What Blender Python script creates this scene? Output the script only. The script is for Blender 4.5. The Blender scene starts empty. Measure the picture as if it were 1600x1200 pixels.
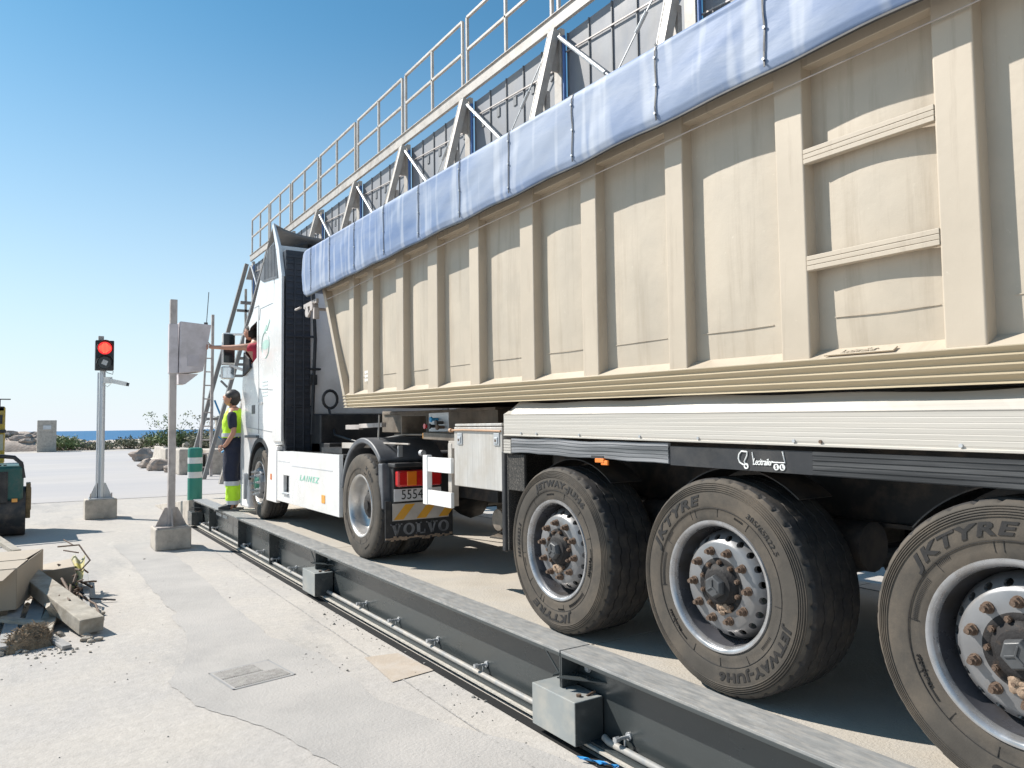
import bpy, bmesh, math, random
from mathutils import Vector, Matrix, noise
R_ = math.radians
rnd = random.Random(7)
# ------------------------------------------------------------------ camera, sky, sun
scene = bpy.context.scene
H = 1.80
yaw, pitch, roll = .5756, .0551, .0132
fw = Vector((math.sin(yaw)*math.cos(pitch), math.cos(yaw)*math.cos(pitch), math.sin(pitch)))
r0 = Vector((math.cos(yaw), -math.sin(yaw), 0)); u0 = r0.cross(fw)
rt = r0*math.cos(roll) - u0*math.sin(roll); up = u0*math.cos(roll) + r0*math.sin(roll)
cd = bpy.data.cameras.new('camera'); cam = bpy.data.objects.new('camera', cd)
scene.collection.objects.link(cam)
cd.sensor_width = 36; cd.lens = 1163.5/1600*36; cd.clip_start = .05; cd.clip_end = 30000
m = Matrix((rt, up, -fw)).transposed().to_4x4(); m.translation = (0, 0, H)
cam.matrix_world = m
scene.camera = cam

SUN = Vector((-1, 1.3, 1.49)).normalized()
SUN_EL = math.asin(SUN.z)
world = bpy.data.worlds.new('World'); scene.world = world; world.use_nodes = True
nt = world.node_tree; bg = nt.nodes['Background']
sky = nt.nodes.new('ShaderNodeTexSky'); sky.sky_type = 'NISHITA'; sky.sun_disc = False
sky.sun_elevation = SUN_EL; sky.sun_rotation = math.atan2(SUN.x, SUN.y)
sky.air_density = 1.0; sky.dust_density = .45; sky.ozone_density = 3.0; sky.altitude = 0
wb_ = nt.nodes.new('ShaderNodeMix'); wb_.data_type = 'RGBA'; wb_.blend_type = 'MULTIPLY'; wb_.inputs[0].default_value = 1   # the phone's cooler white balance
wb_.inputs[7].default_value = (.62, 1.10, 1.12, 1); nt.links.new(sky.outputs[0], wb_.inputs[6])
# sea haze whitening the sky towards the horizon
tcw = nt.nodes.new('ShaderNodeTexCoord'); sx = nt.nodes.new('ShaderNodeSeparateXYZ'); nt.links.new(tcw.outputs['Generated'], sx.inputs[0])
hz = nt.nodes.new('ShaderNodeMapRange'); hz.inputs[1].default_value = 0; hz.inputs[2].default_value = .50; hz.inputs[3].default_value = 1; hz.inputs[4].default_value = 0; nt.links.new(sx.outputs['Z'], hz.inputs[0])
pw = nt.nodes.new('ShaderNodeMath'); pw.operation = 'POWER'; pw.inputs[1].default_value = 1.55; nt.links.new(hz.outputs[0], pw.inputs[0])
hm = nt.nodes.new('ShaderNodeMix'); hm.data_type = 'RGBA'; hm.inputs[7].default_value = (7.3, 7.75, 8.25, 1)
nt.links.new(pw.outputs[0], hm.inputs[0]); nt.links.new(wb_.outputs[2], hm.inputs[6])
nt.links.new(hm.outputs[2], bg.inputs[0]); bg.inputs[1].default_value = .085
sl = bpy.data.lights.new('sun', 'SUN'); sl.energy = 5.0; sl.angle = R_(.5); sl.color = (1, .95, .88)
so = bpy.data.objects.new('sun', sl); scene.collection.objects.link(so)
so.rotation_euler = SUN.to_track_quat('Z', 'Y').to_euler()
scene.view_settings.view_transform = 'Standard'; scene.view_settings.look = 'None'
scene.view_settings.exposure = .52; scene.view_settings.gamma = 1

# ------------------------------------------------------------------ helpers
C = scene.collection
WL = {}
class MB:
    def __init__(s): s.v = []; s.f = []; s.m = []; s.mi = 0
    def add(s, vs, fs, mi=None):
        n = len(s.v); s.v += [tuple(x) for x in vs]
        for f in fs: s.f.append(tuple(i+n for i in f)); s.m.append(s.mi if mi is None else mi)
        return s
    def hexa(s, p): # 8 corners: bottom ring 4, top ring 4
        return s.add(p, [(0,3,2,1),(4,5,6,7),(0,1,5,4),(1,2,6,5),(2,3,7,6),(3,0,4,7)])
    def box(s, x0, x1, y0, y1, z0, z1):
        return s.hexa([(x0,y0,z0),(x1,y0,z0),(x1,y1,z0),(x0,y1,z0),(x0,y0,z1),(x1,y0,z1),(x1,y1,z1),(x0,y1,z1)])
    def obox(s, c, size, rot=None):
        M = rot.to_matrix() if rot is not None and not isinstance(rot, Matrix) else rot
        c = Vector(c); out = []
        for z in (-.5, .5):
            for x, y in ((-.5,-.5),(.5,-.5),(.5,.5),(-.5,.5)):
                p = Vector((x*size[0], y*size[1], z*size[2]))
                out.append(c + (M @ p if M is not None else p))
        return s.hexa(out)
    def bar(s, a, b, w, h, upv=(0,0,1)):
        a = Vector(a); b = Vector(b); d = (b-a).normalized(); u = Vector(upv)
        if abs(d.dot(u)) > .98: u = Vector((0,1,0))
        sd = d.cross(u).normalized(); u = sd.cross(d)
        q = [a-sd*w/2-u*h/2, a+sd*w/2-u*h/2, b+sd*w/2-u*h/2, b-sd*w/2-u*h/2]
        return s.hexa(q + [p+u*h for p in q])
    def tube(s, pts, r, n=8, cap=True):
        pts = [Vector(p) for p in pts]; rs = r if isinstance(r, (list, tuple)) else [r]*len(pts)
        k = len(pts); vs = []; fs = []; u = None
        for i, p in enumerate(pts):
            d = (pts[min(i+1,k-1)] - pts[max(i-1,0)]).normalized()
            if u is None:
                u = Vector((0,0,1)) if abs(d.z) < .9 else Vector((1,0,0))
            u = (u - d*u.dot(d)).normalized(); w = d.cross(u)
            for j in range(n):
                a = 2*math.pi*j/n; vs.append(p + (u*math.cos(a) + w*math.sin(a))*rs[i])
        for i in range(k-1):
            for j in range(n):
                fs.append((i*n+j, i*n+(j+1)%n, (i+1)*n+(j+1)%n, (i+1)*n+j))
        if cap: fs += [tuple(range(n))[::-1], tuple((k-1)*n+j for j in range(n))]
        return s.add(vs, fs)
    def cyl(s, a, b, r, r2=None, n=12):
        return s.tube([a, b], [r, r if r2 is None else r2], n)
    def prism(s, poly, ax, a, b):
        n = len(poly)
        def P(q, t): return (t,q[0],q[1]) if ax == 'x' else (q[0],t,q[1]) if ax == 'y' else (q[0],q[1],t)
        vs = [P(q, a) for q in poly] + [P(q, b) for q in poly]
        fs = [tuple(range(n))[::-1], tuple(range(n, 2*n))] + [(i, (i+1)%n, n+(i+1)%n, n+i) for i in range(n)]
        return s.add(vs, fs)
    def lathe(s, prof, n=48, closed=False, c=(0,0,0), off=None, matf=None):
        # round the X axis; prof = (x, r)
        k = len(prof); vs = []
        for j in range(n):
            a = 2*math.pi*j/n
            for i, (x, r) in enumerate(prof):
                if off: x, r = off(i, j, x, r)
                vs.append((c[0]+x, c[1]-r*math.sin(a), c[2]+r*math.cos(a)))
        kk = k if closed else k-1
        for j in range(n):
            j2 = (j+1) % n
            for i in range(kk):
                i2 = (i+1) % k
                s.f.append(tuple(len(s.v)+q for q in (j*k+i, j*k+i2, j2*k+i2, j2*k+i)))
                s.m.append(matf(i) if matf else s.mi)
        s.v += vs
        return s
    def grid(s, nu, nv, f):
        vs = [f(i/nu, j/nv) for j in range(nv+1) for i in range(nu+1)]
        return s.add(vs, [(j*(nu+1)+i, j*(nu+1)+i+1, (j+1)*(nu+1)+i+1, (j+1)*(nu+1)+i) for j in range(nv) for i in range(nu)])
    def rock(s, c, r, seed=0, amp=.35, sub=2, fr=1.1):
        bm = bmesh.new(); bmesh.ops.create_icosphere(bm, subdivisions=sub, radius=1)
        vs = []
        for v in bm.verts:
            q = v.co.copy(); d = 1 + amp*noise.noise(q*fr + Vector((seed*3.1, seed*1.7, 0))) + amp*.4*noise.noise(q*fr*2.7 + Vector((seed, 5, 0)))
            vs.append((c[0]+q.x*d*r[0], c[1]+q.y*d*r[1], c[2]+q.z*d*r[2]))
        fs = [tuple(v.index for v in f.verts) for f in bm.faces]; bm.free()
        return s.add(vs, fs)
    def merge(s, o, T=None, mi=None):
        n = len(s.v); s.v += [tuple(T @ Vector(v)) if T is not None else v for v in o.v]
        for f, m_ in zip(o.f, o.m): s.f.append(tuple(i+n for i in f)); s.m.append(m_ if mi is None else mi)
        return s
def mesh_of(name, mb, mats, smooth=None, recalc=True):
    me = bpy.data.meshes.new(name); me.from_pydata(mb.v, [], mb.f)
    if not isinstance(mats, (list, tuple)): mats = [mats]
    for mt in mats: me.materials.append(mt)
    for p, i in zip(me.polygons, mb.m): p.material_index = min(i, len(mats)-1)
    if recalc:
        bm = bmesh.new(); bm.from_mesh(me); bmesh.ops.recalc_face_normals(bm, faces=bm.faces); bm.to_mesh(me); bm.free()
    if smooth is not None:
        me.polygons.foreach_set('use_smooth', [True]*len(me.polygons))
        try: me.set_sharp_from_angle(angle=R_(smooth))
        except Exception: pass
    return me
def tag(o, label=None, cat=None, group=None, kind=None):
    if label: o['label'] = label
    if cat: o['category'] = cat
    if group: o['group'] = group
    if kind: o['kind'] = kind
    return o
def thing(name, loc, label, cat, group=None):
    o = bpy.data.objects.new(name, None); C.objects.link(o); o.location = loc; o.empty_display_size = .2
    WL[o.name] = Vector(loc); return tag(o, label, cat, group)
def part(name, mb, mats, parent=None, smooth=None, bevel=0, label=None, loc=None, seg=2):
    """one mesh object from world coordinates; its origin at loc (world) or its parent's"""
    W = Vector(loc) if loc is not None else (WL[parent.name] if parent else Vector())
    me = mesh_of(name, mb, mats, smooth)
    me.transform(Matrix.Translation(-W))
    o = bpy.data.objects.new(name, me); C.objects.link(o)
    if parent: o.parent = parent; o.location = W - WL[parent.name]
    else: o.location = W
    WL[o.name] = W
    if bevel:
        b = o.modifiers.new('bevel', 'BEVEL'); b.width = bevel; b.segments = seg; b.limit_method = 'ANGLE'; b.angle_limit = R_(35)
        if smooth is None:
            me.polygons.foreach_set('use_smooth', [False]*len(me.polygons))
    if label: o['label'] = label
    return o
def solo(name, mb, mats, loc, label, cat, group=None, **k):
    return tag(part(name, mb, mats, None, loc=loc, **k), label, cat, group)
def struct(name, mb, mats, **k): return tag(part(name, mb, mats, None, **k), kind='structure')
def copy_tree(o, parent=None, loc=None, rot=None):
    c = o.copy(); C.objects.link(c); c.parent = parent; WL[c.name] = WL[o.name]
    if loc is not None: c.location = loc
    if rot is not None: c.rotation_euler = rot
    for ch in [q for q in list(C.objects) if q.parent == o]: copy_tree(ch, c)
    return c
def textmb(s, size, bold=.02, ext=.001, shear=0, space=1.0, res=3):
    cu = bpy.data.curves.new('t', 'FONT'); cu.body = s; cu.size = size; cu.offset = bold*size; cu.extrude = ext
    cu.shear = shear; cu.space_character = space; cu.resolution_u = res; cu.align_x = 'CENTER'; cu.align_y = 'CENTER'
    o = bpy.data.objects.new('t', cu); C.objects.link(o)
    me = o.evaluated_get(bpy.context.evaluated_depsgraph_get()).to_mesh()
    mb = MB(); mb.add([v.co[:] for v in me.vertices], [tuple(p.vertices) for p in me.polygons])
    bpy.data.objects.remove(o); bpy.data.curves.remove(cu)
    return mb
def side_text(mb0, y, x, z, sx=1, sz=1, rake=0):
    """text on a face that looks towards -X: reads left to right along -Y"""
    mb = MB(); mb.add([(x - v[2], y - v[0]*sx, z + v[1]*sz - rake*v[0]*sx) for v in mb0.v], mb0.f); return mb
def rear_text(mb0, y, x, z, sx=1, sz=1):
    """text on a face that looks towards -Y"""
    mb = MB(); mb.add([(x + v[0]*sx, y - v[2], z + v[1]*sz) for v in mb0.v], mb0.f); return mb
def loft(name, rings, mt, parent, TF, n=22, wr=.006, cap=True, smooth=70):
    m = MB(); vs = []; k = len(rings)
    for i, (f, l, z, rf, rl) in enumerate(rings):
        for j in range(n):
            a = 2*math.pi*j/n; ca, sa = math.cos(a), math.sin(a)
            w = 1 + wr/max(rf, .02)*noise.noise(Vector((ca*2.2, sa*2.2, z*14)))*1.5
            w *= 1.12
            vs.append(TF(Vector((f+rf*w*ca*abs(ca)**-.12 if abs(ca) > 1e-3 else f, l+rl*w*sa, z))))
    fs = [(i*n+j, i*n+(j+1)%n, (i+1)*n+(j+1)%n, (i+1)*n+j) for i in range(k-1) for j in range(n)]
    if cap: fs += [tuple(range(n))[::-1], tuple((k-1)*n+j for j in range(n))]
    m.add(vs, fs); return part(name, m, mt, parent, smooth=smooth)
def dense(r, k=4):
    out = []
    for a, b in zip(r[:-1], r[1:]):
        for i in range(k):
            t = i/k; t2 = t*t*(3-2*t)*.5+t*.5; out.append(tuple(a[q]+(b[q]-a[q])*(t if q == 2 else t2) for q in range(5)))
    return out+[r[-1]]
def skin(name, nodes, edges, mats, parent, tf, sub=2, label=None, root=0):
    me = bpy.data.meshes.new(name)
    W = WL[parent.name] if parent else Vector()
    me.from_pydata([tf(Vector(n[:3])) - W for n in nodes], edges, [])
    o = bpy.data.objects.new(name, me); C.objects.link(o)
    sk = o.modifiers.new('skin', 'SKIN'); sk.use_smooth_shade = True
    for i, n in enumerate(nodes):
        r = n[3]; d = me.skin_vertices[0].data[i]; d.radius = (r, n[4] if len(n) > 4 else r); d.use_root = (i == root)
    sb = o.modifiers.new('sub', 'SUBSURF'); sb.levels = sub; sb.render_levels = sub
    dg = bpy.context.evaluated_depsgraph_get()
    nm = bpy.data.meshes.new_from_object(o.evaluated_get(dg)); nm.name = name
    bpy.data.objects.remove(o)
    nm.materials.clear()
    for mt in (mats if isinstance(mats, (list, tuple)) else [mats]): nm.materials.append(mt)
    nm.polygons.foreach_set('use_smooth', [True]*len(nm.polygons))
    o = bpy.data.objects.new(name, nm); C.objects.link(o)
    if parent: o.parent = parent
    WL[o.name] = W
    if label: o['label'] = label
    return o

# ------------------------------------------------------------------ materials
def mat(name, col, rough=.6, metal=0, var=.12, scale=4., dirt=None, bump=0., bscale=60., st=(1,1,1), spec=.5, edge=None, det=5., coat=0, trans=0, dst=None, dsc=2.5, dlo=.45, dhi=.65, bdist=.01, rvar=.1, layers=()):
    mt = bpy.data.materials.new(name); mt.use_nodes = True; t = mt.node_tree; N = t.nodes.new; L = t.links.new
    bs = t.nodes['Principled BSDF']
    tc = N('ShaderNodeTexCoord'); mp = N('ShaderNodeMapping'); mp.inputs['Scale'].default_value = st
    L(tc.outputs['Object'], mp.inputs[0])
    n1 = N('ShaderNodeTexNoise'); n1.inputs['Scale'].default_value = scale; n1.inputs['Detail'].default_value = det; n1.inputs['Roughness'].default_value = .62
    L(mp.outputs[0], n1.inputs[0])
    r = N('ShaderNodeMapRange'); r.inputs[1].default_value = .3; r.inputs[2].default_value = .7; r.inputs[3].default_value = 1-var; r.inputs[4].default_value = 1+var
    L(n1.outputs[0], r.inputs[0])
    mx = N('ShaderNodeMix'); mx.data_type = 'RGBA'; mx.blend_type = 'MULTIPLY'; mx.inputs[0].default_value = 1
    mx.inputs[6].default_value = (*col, 1); L(r.outputs[0], mx.inputs[7]); out = mx.outputs[2]
    if dirt:
        mp2 = N('ShaderNodeMapping'); mp2.inputs['Scale'].default_value = dst or (1,1,1); mp2.inputs['Location'].default_value = (3.1, 1.7, 9.2)
        L(tc.outputs['Object'], mp2.inputs[0])
        n2 = N('ShaderNodeTexNoise'); n2.inputs['Scale'].default_value = dsc; n2.inputs['Detail'].default_value = 8; n2.inputs['Roughness'].default_value = .65
        L(mp2.outputs[0], n2.inputs[0])
        r2 = N('ShaderNodeMapRange'); r2.inputs[1].default_value = dlo; r2.inputs[2].default_value = dhi; r2.inputs[4].default_value = dirt[1]
        L(n2.outputs[0], r2.inputs[0])
        m2 = N('ShaderNodeMix'); m2.data_type = 'RGBA'; L(r2.outputs[0], m2.inputs[0]); L(out, m2.inputs[6]); m2.inputs[7].default_value = (*dirt[0], 1)
        out = m2.outputs[2]
    for c_, am, sc_, ds_, lo_, hi_ in layers:
        mp2 = N('ShaderNodeMapping'); mp2.inputs['Scale'].default_value = ds_; mp2.inputs['Location'].default_value = (sc_*7.7, 2.3*sc_, 1.1)
        L(tc.outputs['Object'], mp2.inputs[0]); n2 = N('ShaderNodeTexNoise'); n2.inputs['Scale'].default_value = sc_; n2.inputs['Detail'].default_value = 7; n2.inputs['Roughness'].default_value = .68
        L(mp2.outputs[0], n2.inputs[0]); r2 = N('ShaderNodeMapRange'); r2.inputs[1].default_value = lo_; r2.inputs[2].default_value = hi_; r2.inputs[4].default_value = am
        L(n2.outputs[0], r2.inputs[0]); m2 = N('ShaderNodeMix'); m2.data_type = 'RGBA'; L(r2.outputs[0], m2.inputs[0]); L(out, m2.inputs[6]); m2.inputs[7].default_value = (*c_, 1); out = m2.outputs[2]
    L(out, bs.inputs['Base Color'])
    rr = N('ShaderNodeMapRange'); rr.inputs[1].default_value = .3; rr.inputs[2].default_value = .7
    rr.inputs[3].default_value = max(.02, rough-rvar); rr.inputs[4].default_value = min(1, rough+rvar); L(n1.outputs[0], rr.inputs[0])
    L(rr.outputs[0], bs.inputs['Roughness'])
    bs.inputs['Metallic'].default_value = metal; bs.inputs['Specular IOR Level'].default_value = spec
    if coat: bs.inputs['Coat Weight'].default_value = coat; bs.inputs['Coat Roughness'].default_value = .12
    if bump:
        n3 = N('ShaderNodeTexNoise'); n3.inputs['Scale'].default_value = bscale; n3.inputs['Detail'].default_value = 6; n3.inputs['Roughness'].default_value = .65
        L(mp.outputs[0], n3.inputs[0])
        b = N('ShaderNodeBump'); b.inputs['Strength'].default_value = bump; b.inputs['Distance'].default_value = bdist
        L(n3.outputs[0], b.inputs['Height']); L(b.outputs[0], bs.inputs['Normal'])
    return mt
def emis(name, col, s):
    mt = mat(name, col, .3); b = mt.node_tree.nodes['Principled BSDF']
    b.inputs['Emission Color'].default_value = (*col, 1); b.inputs['Emission Strength'].default_value = s
    return mt
DUST = (.50, .43, .34)
M = dict(
 body=mat('cream_paint', (.485,.412,.322), .5, var=.06, scale=1.6, dirt=((.40,.33,.245), .5), dsc=1.6, dst=(1,1,.35), dlo=.45, dhi=.8, bump=.06, bscale=9, bdist=.02, layers=(((.30,.235,.17),.5,3.0,(1,5,.35),.56,.74),((.33,.20,.11),.55,9.,(1,1.6,.8),.70,.76),((.66,.60,.50),.4,22.,(1,1,1),.66,.72))),
 panel=mat('cream_panel', (.47,.405,.32), .55, var=.08, scale=2.2, dirt=((.34,.30,.245), .65), dsc=1.5, dst=(1,.8,.8), dlo=.48, dhi=.78, bump=.10, bscale=5, bdist=.03, layers=(((.33,.27,.20),.65,2.6,(1,4,.30),.52,.72),((.34,.20,.11),.6,6.,(1,2.2,.7),.69,.75),((.66,.60,.50),.4,26.,(1,1,1),.66,.72))),
 rail=mat('cream_rail', (.46,.385,.27), .42, var=.10, scale=3, st=(1,.15,6), dirt=((.36,.30,.20), .5), dst=(1,.3,5), bump=.05),
 alu=mat('brushed_aluminium', (.47,.44,.395), .5, metal=.1, var=.12, scale=6, st=(1,.12,14), dirt=((.50,.46,.40), .5), dst=(1,.3,3), bump=.05, bscale=40),
 alubox=mat('scratched_aluminium', (.50,.48,.45), .5, metal=.2, var=.16, scale=5, st=(1,9,.5), dirt=((.42,.37,.31), .55), dsc=4, bump=.12, bscale=30),
 blackal=mat('dark_ribbed_plastic', (.028,.029,.031), .5, var=.3, scale=6, st=(1,.2,10), dirt=((.20,.20,.20), .35), dst=(1,.3,9), dsc=3),
 dustal=mat('dusty_ribbed_plastic', (.10,.105,.11), .5, var=.3, scale=6, st=(1,.2,14), dirt=((.34,.34,.35), .8), dst=(1,.25,9), dsc=3, dlo=.35, dhi=.6),
 black=mat('black_plastic', (.020,.021,.024), .5, var=.25, dirt=((.10,.09,.08), .4), dsc=5),
 speck=mat('spray_suppression', (.03,.029,.027), .9, var=.5, scale=60, dirt=((.16,.14,.12), .7), dsc=120, dlo=.5, dhi=.62, bump=.5, bscale=120),
 frame=mat('chassis_paint', (.030,.030,.032), .55, var=.3, dirt=((.16,.12,.09), .5), dsc=6),
 dgal=mat('dirty_chassis', (.20,.165,.13), .6, var=.3, scale=5, dirt=((.10,.075,.055), .8), dsc=6, bump=.1),
 rubber=mat('dusty_rubber', (.072,.064,.055), .8, var=.18, scale=7, dirt=((.15,.122,.094), .8), dsc=4, dlo=.42, dhi=.68, bump=.12, bscale=110, spec=.25),
 tread=mat('tread_rubber', (.040,.038,.038), .75, var=.25, scale=8, dirt=((.10,.085,.07), .6), dsc=9, bump=.2, bscale=80, spec=.3),
 letter=mat('bare_rubber', (.014,.013,.013), .6, var=.25, scale=30, dirt=((.07,.055,.045), .25), dsc=30),
 rim=mat('silver_wheel', (.21,.21,.215), .38, metal=.35, var=.10, scale=8, dirt=((.22,.19,.16), .55), dsc=6, dlo=.5, dhi=.72, bump=.03),
 lip=mat('bright_wheel_lip', (.42,.42,.43), .28, metal=.6, var=.08, scale=12, dirt=((.3,.27,.24), .5), dsc=14), barrel=mat('shaded_wheel_barrel', (.13,.13,.145), .30, metal=.5, var=.2, scale=6, dirt=((.10,.085,.07), .7), dsc=6),  # barrel colour darkened for its shade and dark reflections, dirt on top
 polish=mat('polished_alloy', (.60,.58,.56), .36, metal=.7, var=.1, scale=5, dirt=((.40,.36,.31), .6), dsc=4),
 hub=mat('greasy_hub', (.012,.010,.010), .75, var=.4, scale=16, dirt=((.10,.06,.035), .5), dsc=14, dlo=.55, bump=.4, bscale=60),
 rust=mat('rusty_steel', (.13,.085,.058), .75, var=.4, scale=60, dirt=((.10,.06,.04), .6), dsc=50, bump=.4, bscale=150),
 mud=mat('dried_mud', (.33,.235,.165), .95, var=.3, scale=30, bump=.8, bscale=60),
 cap=mat('hub_cap_grey', (.065,.067,.07), .45, var=.2, scale=20),
 white=mat('white_cab_paint', (.80,.79,.77), .25, var=.02, scale=2, dirt=((.66,.61,.54), .35), dsc=2, coat=.5, layers=(((.42,.38,.33),.35,3.,(1,3,.4),.60,.76),)),
 whitew=mat('white_wall_paint', (.86,.82,.79), .45, var=.05, scale=2, dirt=((.6,.55,.5), .4), dsc=3),
 seam=mat('seam_shadow_gap', (.30,.30,.30), .8),
 navyblk=mat('black_fairing', (.030,.034,.045), .45, var=.2, scale=3, dirt=((.07,.07,.08), .5), dsc=3),
 glass=mat('dark_glass', (.02,.025,.03), .06, var=0),
 mirror=mat('mirror_glass', (.55,.6,.65), .03, metal=1, var=0),
 red=mat('red_lens', (.55,.02,.02), .15, var=.1, coat=.6), orange=mat('orange_lens', (.80,.20,.02), .2, var=.1, coat=.5),
 yel=mat('orange_marker', (.85,.38,.08), .35, var=.1),
 stripew=mat('stripe_white', (.52,.47,.42), .5, dirt=((.3,.24,.18), .5)), stripey=mat('stripe_yellow', (.75,.36,.03), .5, dirt=((.35,.2,.08), .4)),
 plate=mat('white_plate', (.62,.62,.62), .4), ink=mat('black_ink', (.012,.012,.012), .6), greyink=mat('grey_print', (.20,.20,.21), .6, dirt=((.05,.05,.05), .7), dsc=9),
 green=mat('pale_green_print', (.24,.55,.42), .5), wink=mat('white_print', (.75,.75,.73), .6),
 steelw=mat('grey_white_frame', (.47,.43,.385), .5, var=.08, scale=3, dirt=((.28,.22,.17), .5), dsc=4),
 steelg=mat('grey_frame', (.22,.215,.21), .5, var=.1, scale=3, dirt=((.28,.22,.17), .4), dsc=4),
 galv=mat('galvanised', (.50,.51,.52), .45, metal=.5, var=.12, scale=10),
 galvd=mat('weathered_steel_post', (.50,.45,.42), .6, metal=.2, var=.12, scale=5, st=(1,1,.4), dirt=((.20,.16,.14), .5), dsc=4),
 wallp=mat('grey_wall_plate', (.20,.21,.235), .6, var=.12, scale=1.4, dirt=((.27,.26,.25), .6), dst=(1,1,.3), dsc=2, bump=.05),
 wallf=mat('wall_plate_rib', (.15,.155,.165), .6, var=.2),
 blue=mat('blue_pipe', (.08,.16,.38), .4), 
 conc=mat('concrete_block', (.48,.43,.37), .85, var=.12, scale=6, dirt=((.24,.21,.18), .55), dsc=5, bump=.3, bscale=60),
 wbsteel=mat('dark_green_grey_beam', (.050,.057,.058), .27, var=.15, scale=3, st=(1,.3,1), dirt=((.30,.29,.28), .5), dsc=90, dlo=.66, dhi=.74, bump=.03, spec=.6),
 wbtop=mat('worn_beam_top', (.26,.26,.255), .5, var=.2, scale=16, st=(2,.4,1), dirt=((.42,.39,.35), .7), dst=(3,.8,1), dsc=14, dlo=.45, dhi=.72, bump=.1),
 wblight=mat('grey_primer_box', (.27,.285,.28), .45, var=.08, scale=5, dirt=((.46,.42,.36), .45), dsc=6),
 pvc=mat('grey_conduit', (.24,.245,.245), .55, var=.1, dirt=((.40,.36,.31), .85), dsc=9, dlo=.38, dhi=.6),
 dustled=mat('dusty_ledge', (.50,.46,.40), .85, var=.2, scale=20, bump=.4, bscale=90),
 skin_=mat('skin', (.47,.235,.155), .5, var=.08, scale=12), hair=mat('dark_hair', (.018,.014,.012), .7, bump=.5, bscale=120),
 navy=mat('navy_cloth', (.020,.024,.045), .85, var=.2, scale=14, bump=.5, bscale=18, bdist=.02), hivis=mat('hi_vis_yellow', (.52,.85,.03), .7, var=.06, scale=10, bump=.5, bscale=16, bdist=.02),
 refl=mat('reflective_band', (.52,.53,.55), .35, var=.05), redc=mat('red_tshirt', (.52,.03,.06), .8, var=.12, scale=14, bump=.5, bscale=18, bdist=.02),
 shoe=mat('black_shoe', (.03,.03,.03), .6), shoeg=mat('grey_shoe', (.17,.165,.155), .7),
 bolg=mat('green_bollard', (.02,.20,.15), .45, var=.08), bolw=mat('bollard_white', (.62,.63,.62), .5),
 card=mat('cardboard', (.40,.335,.26), .8, var=.06, scale=4, bump=.1, bscale=20), cardi=mat('cardboard_edge', (.25,.17,.10), .85),
 wood=mat('weathered_wood', (.40,.36,.30), .85, var=.22, scale=8, st=(1,1,1), dirt=((.22,.18,.13), .6), dsc=6, bump=.4, bscale=40),
 woodg=mat('grey_plank', (.30,.29,.28), .85, var=.25, scale=9, dirt=((.42,.39,.34), .6), dsc=5, bump=.4, bscale=40),
 rub=mat('rubble_dust', (.42,.37,.31), .95, var=.3, scale=20, bump=.8, bscale=60), straw=mat('coarse_matting', (.28,.21,.14), .95, var=.5, scale=40, bump=1, bscale=90),
 yelw=mat('machine_yellow', (.52,.37,.03), .5, var=.15, dirt=((.25,.2,.1), .6), dsc=8), grn=mat('machine_green', (.01,.085,.075), .45, var=.15, dirt=((.12,.12,.10), .4), dsc=6),
 rocks=mat('shore_rock', (.40,.33,.28), .95, var=.35, scale=1.2, dirt=((.26,.19,.15), .6), dsc=.5, bump=.8, bscale=6, bdist=.1),
 leaf=mat('shrub_leaf', (.15,.19,.07), .8, var=.4, scale=1.4), leafd=mat('dull_leaf', (.19,.185,.12), .85, var=.4, scale=1.4), twig=mat('twig', (.20,.16,.12), .9),
 tealblue=mat('blue_rope', (.03,.25,.48), .6), sign=mat('sign_face', (.62,.25,.22), .6), cabm=mat('grey_cabinet', (.60,.55,.56), .55, var=.06, scale=3, dirt=((.34,.3,.29), .5), dsc=4),
 pole=mat('zinc_pole', (.55,.57,.60), .38, metal=.6, var=.06),
)
redlamp = emis('lit_red_lamp', (.95, .03, .03), .75); redlamp2 = emis('lit_amber_dots', (1, .22, .10), 1.1)
# translucent dusty tarpaulin
def tarp_mat():
    mt = mat('blue_tarpaulin', (.13,.20,.36), .60, var=.08, scale=1.0, st=(1,.5,1.6), dirt=((.29,.335,.42), .85), dsc=.9, dst=(1,.5,2.0), dlo=.34, dhi=.60, bump=.10, bscale=2.6, bdist=.04, spec=.3, det=1.5)
    t = mt.node_tree; bs = t.nodes['Principled BSDF']
    N = t.nodes.new; L = t.links.new; src = bs.inputs['Base Color'].links[0].from_socket; tc = N('ShaderNodeTexCoord')
    for ang, off in ((.42, 0), (-.40, 5), (0, 11)):      # pale fold lines drawn in the colour across the sheet
        mp = N('ShaderNodeMapping'); mp.inputs['Rotation'].default_value = (ang, 0, 0); mp.inputs['Location'].default_value = (off, off, 0); mp.inputs['Scale'].default_value = (.2, 5.5, .55)
        L(tc.outputs['Object'], mp.inputs[0]); n = N('ShaderNodeTexNoise'); n.inputs['Scale'].default_value = 1.6; n.inputs['Detail'].default_value = 2; n.inputs['Roughness'].default_value = .4
        L(mp.outputs[0], n.inputs[0]); r = N('ShaderNodeMapRange'); r.inputs[1].default_value = .60; r.inputs[2].default_value = .70; r.inputs[4].default_value = .42
        L(n.outputs[0], r.inputs[0]); m = N('ShaderNodeMix'); m.data_type = 'RGBA'; L(r.outputs[0], m.inputs[0]); L(src, m.inputs[6]); m.inputs[7].default_value = (.52,.55,.60,1); src = m.outputs[2]
    L(src, bs.inputs['Base Color'])
    return mt
M['tarp'] = tarp_mat()
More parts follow.
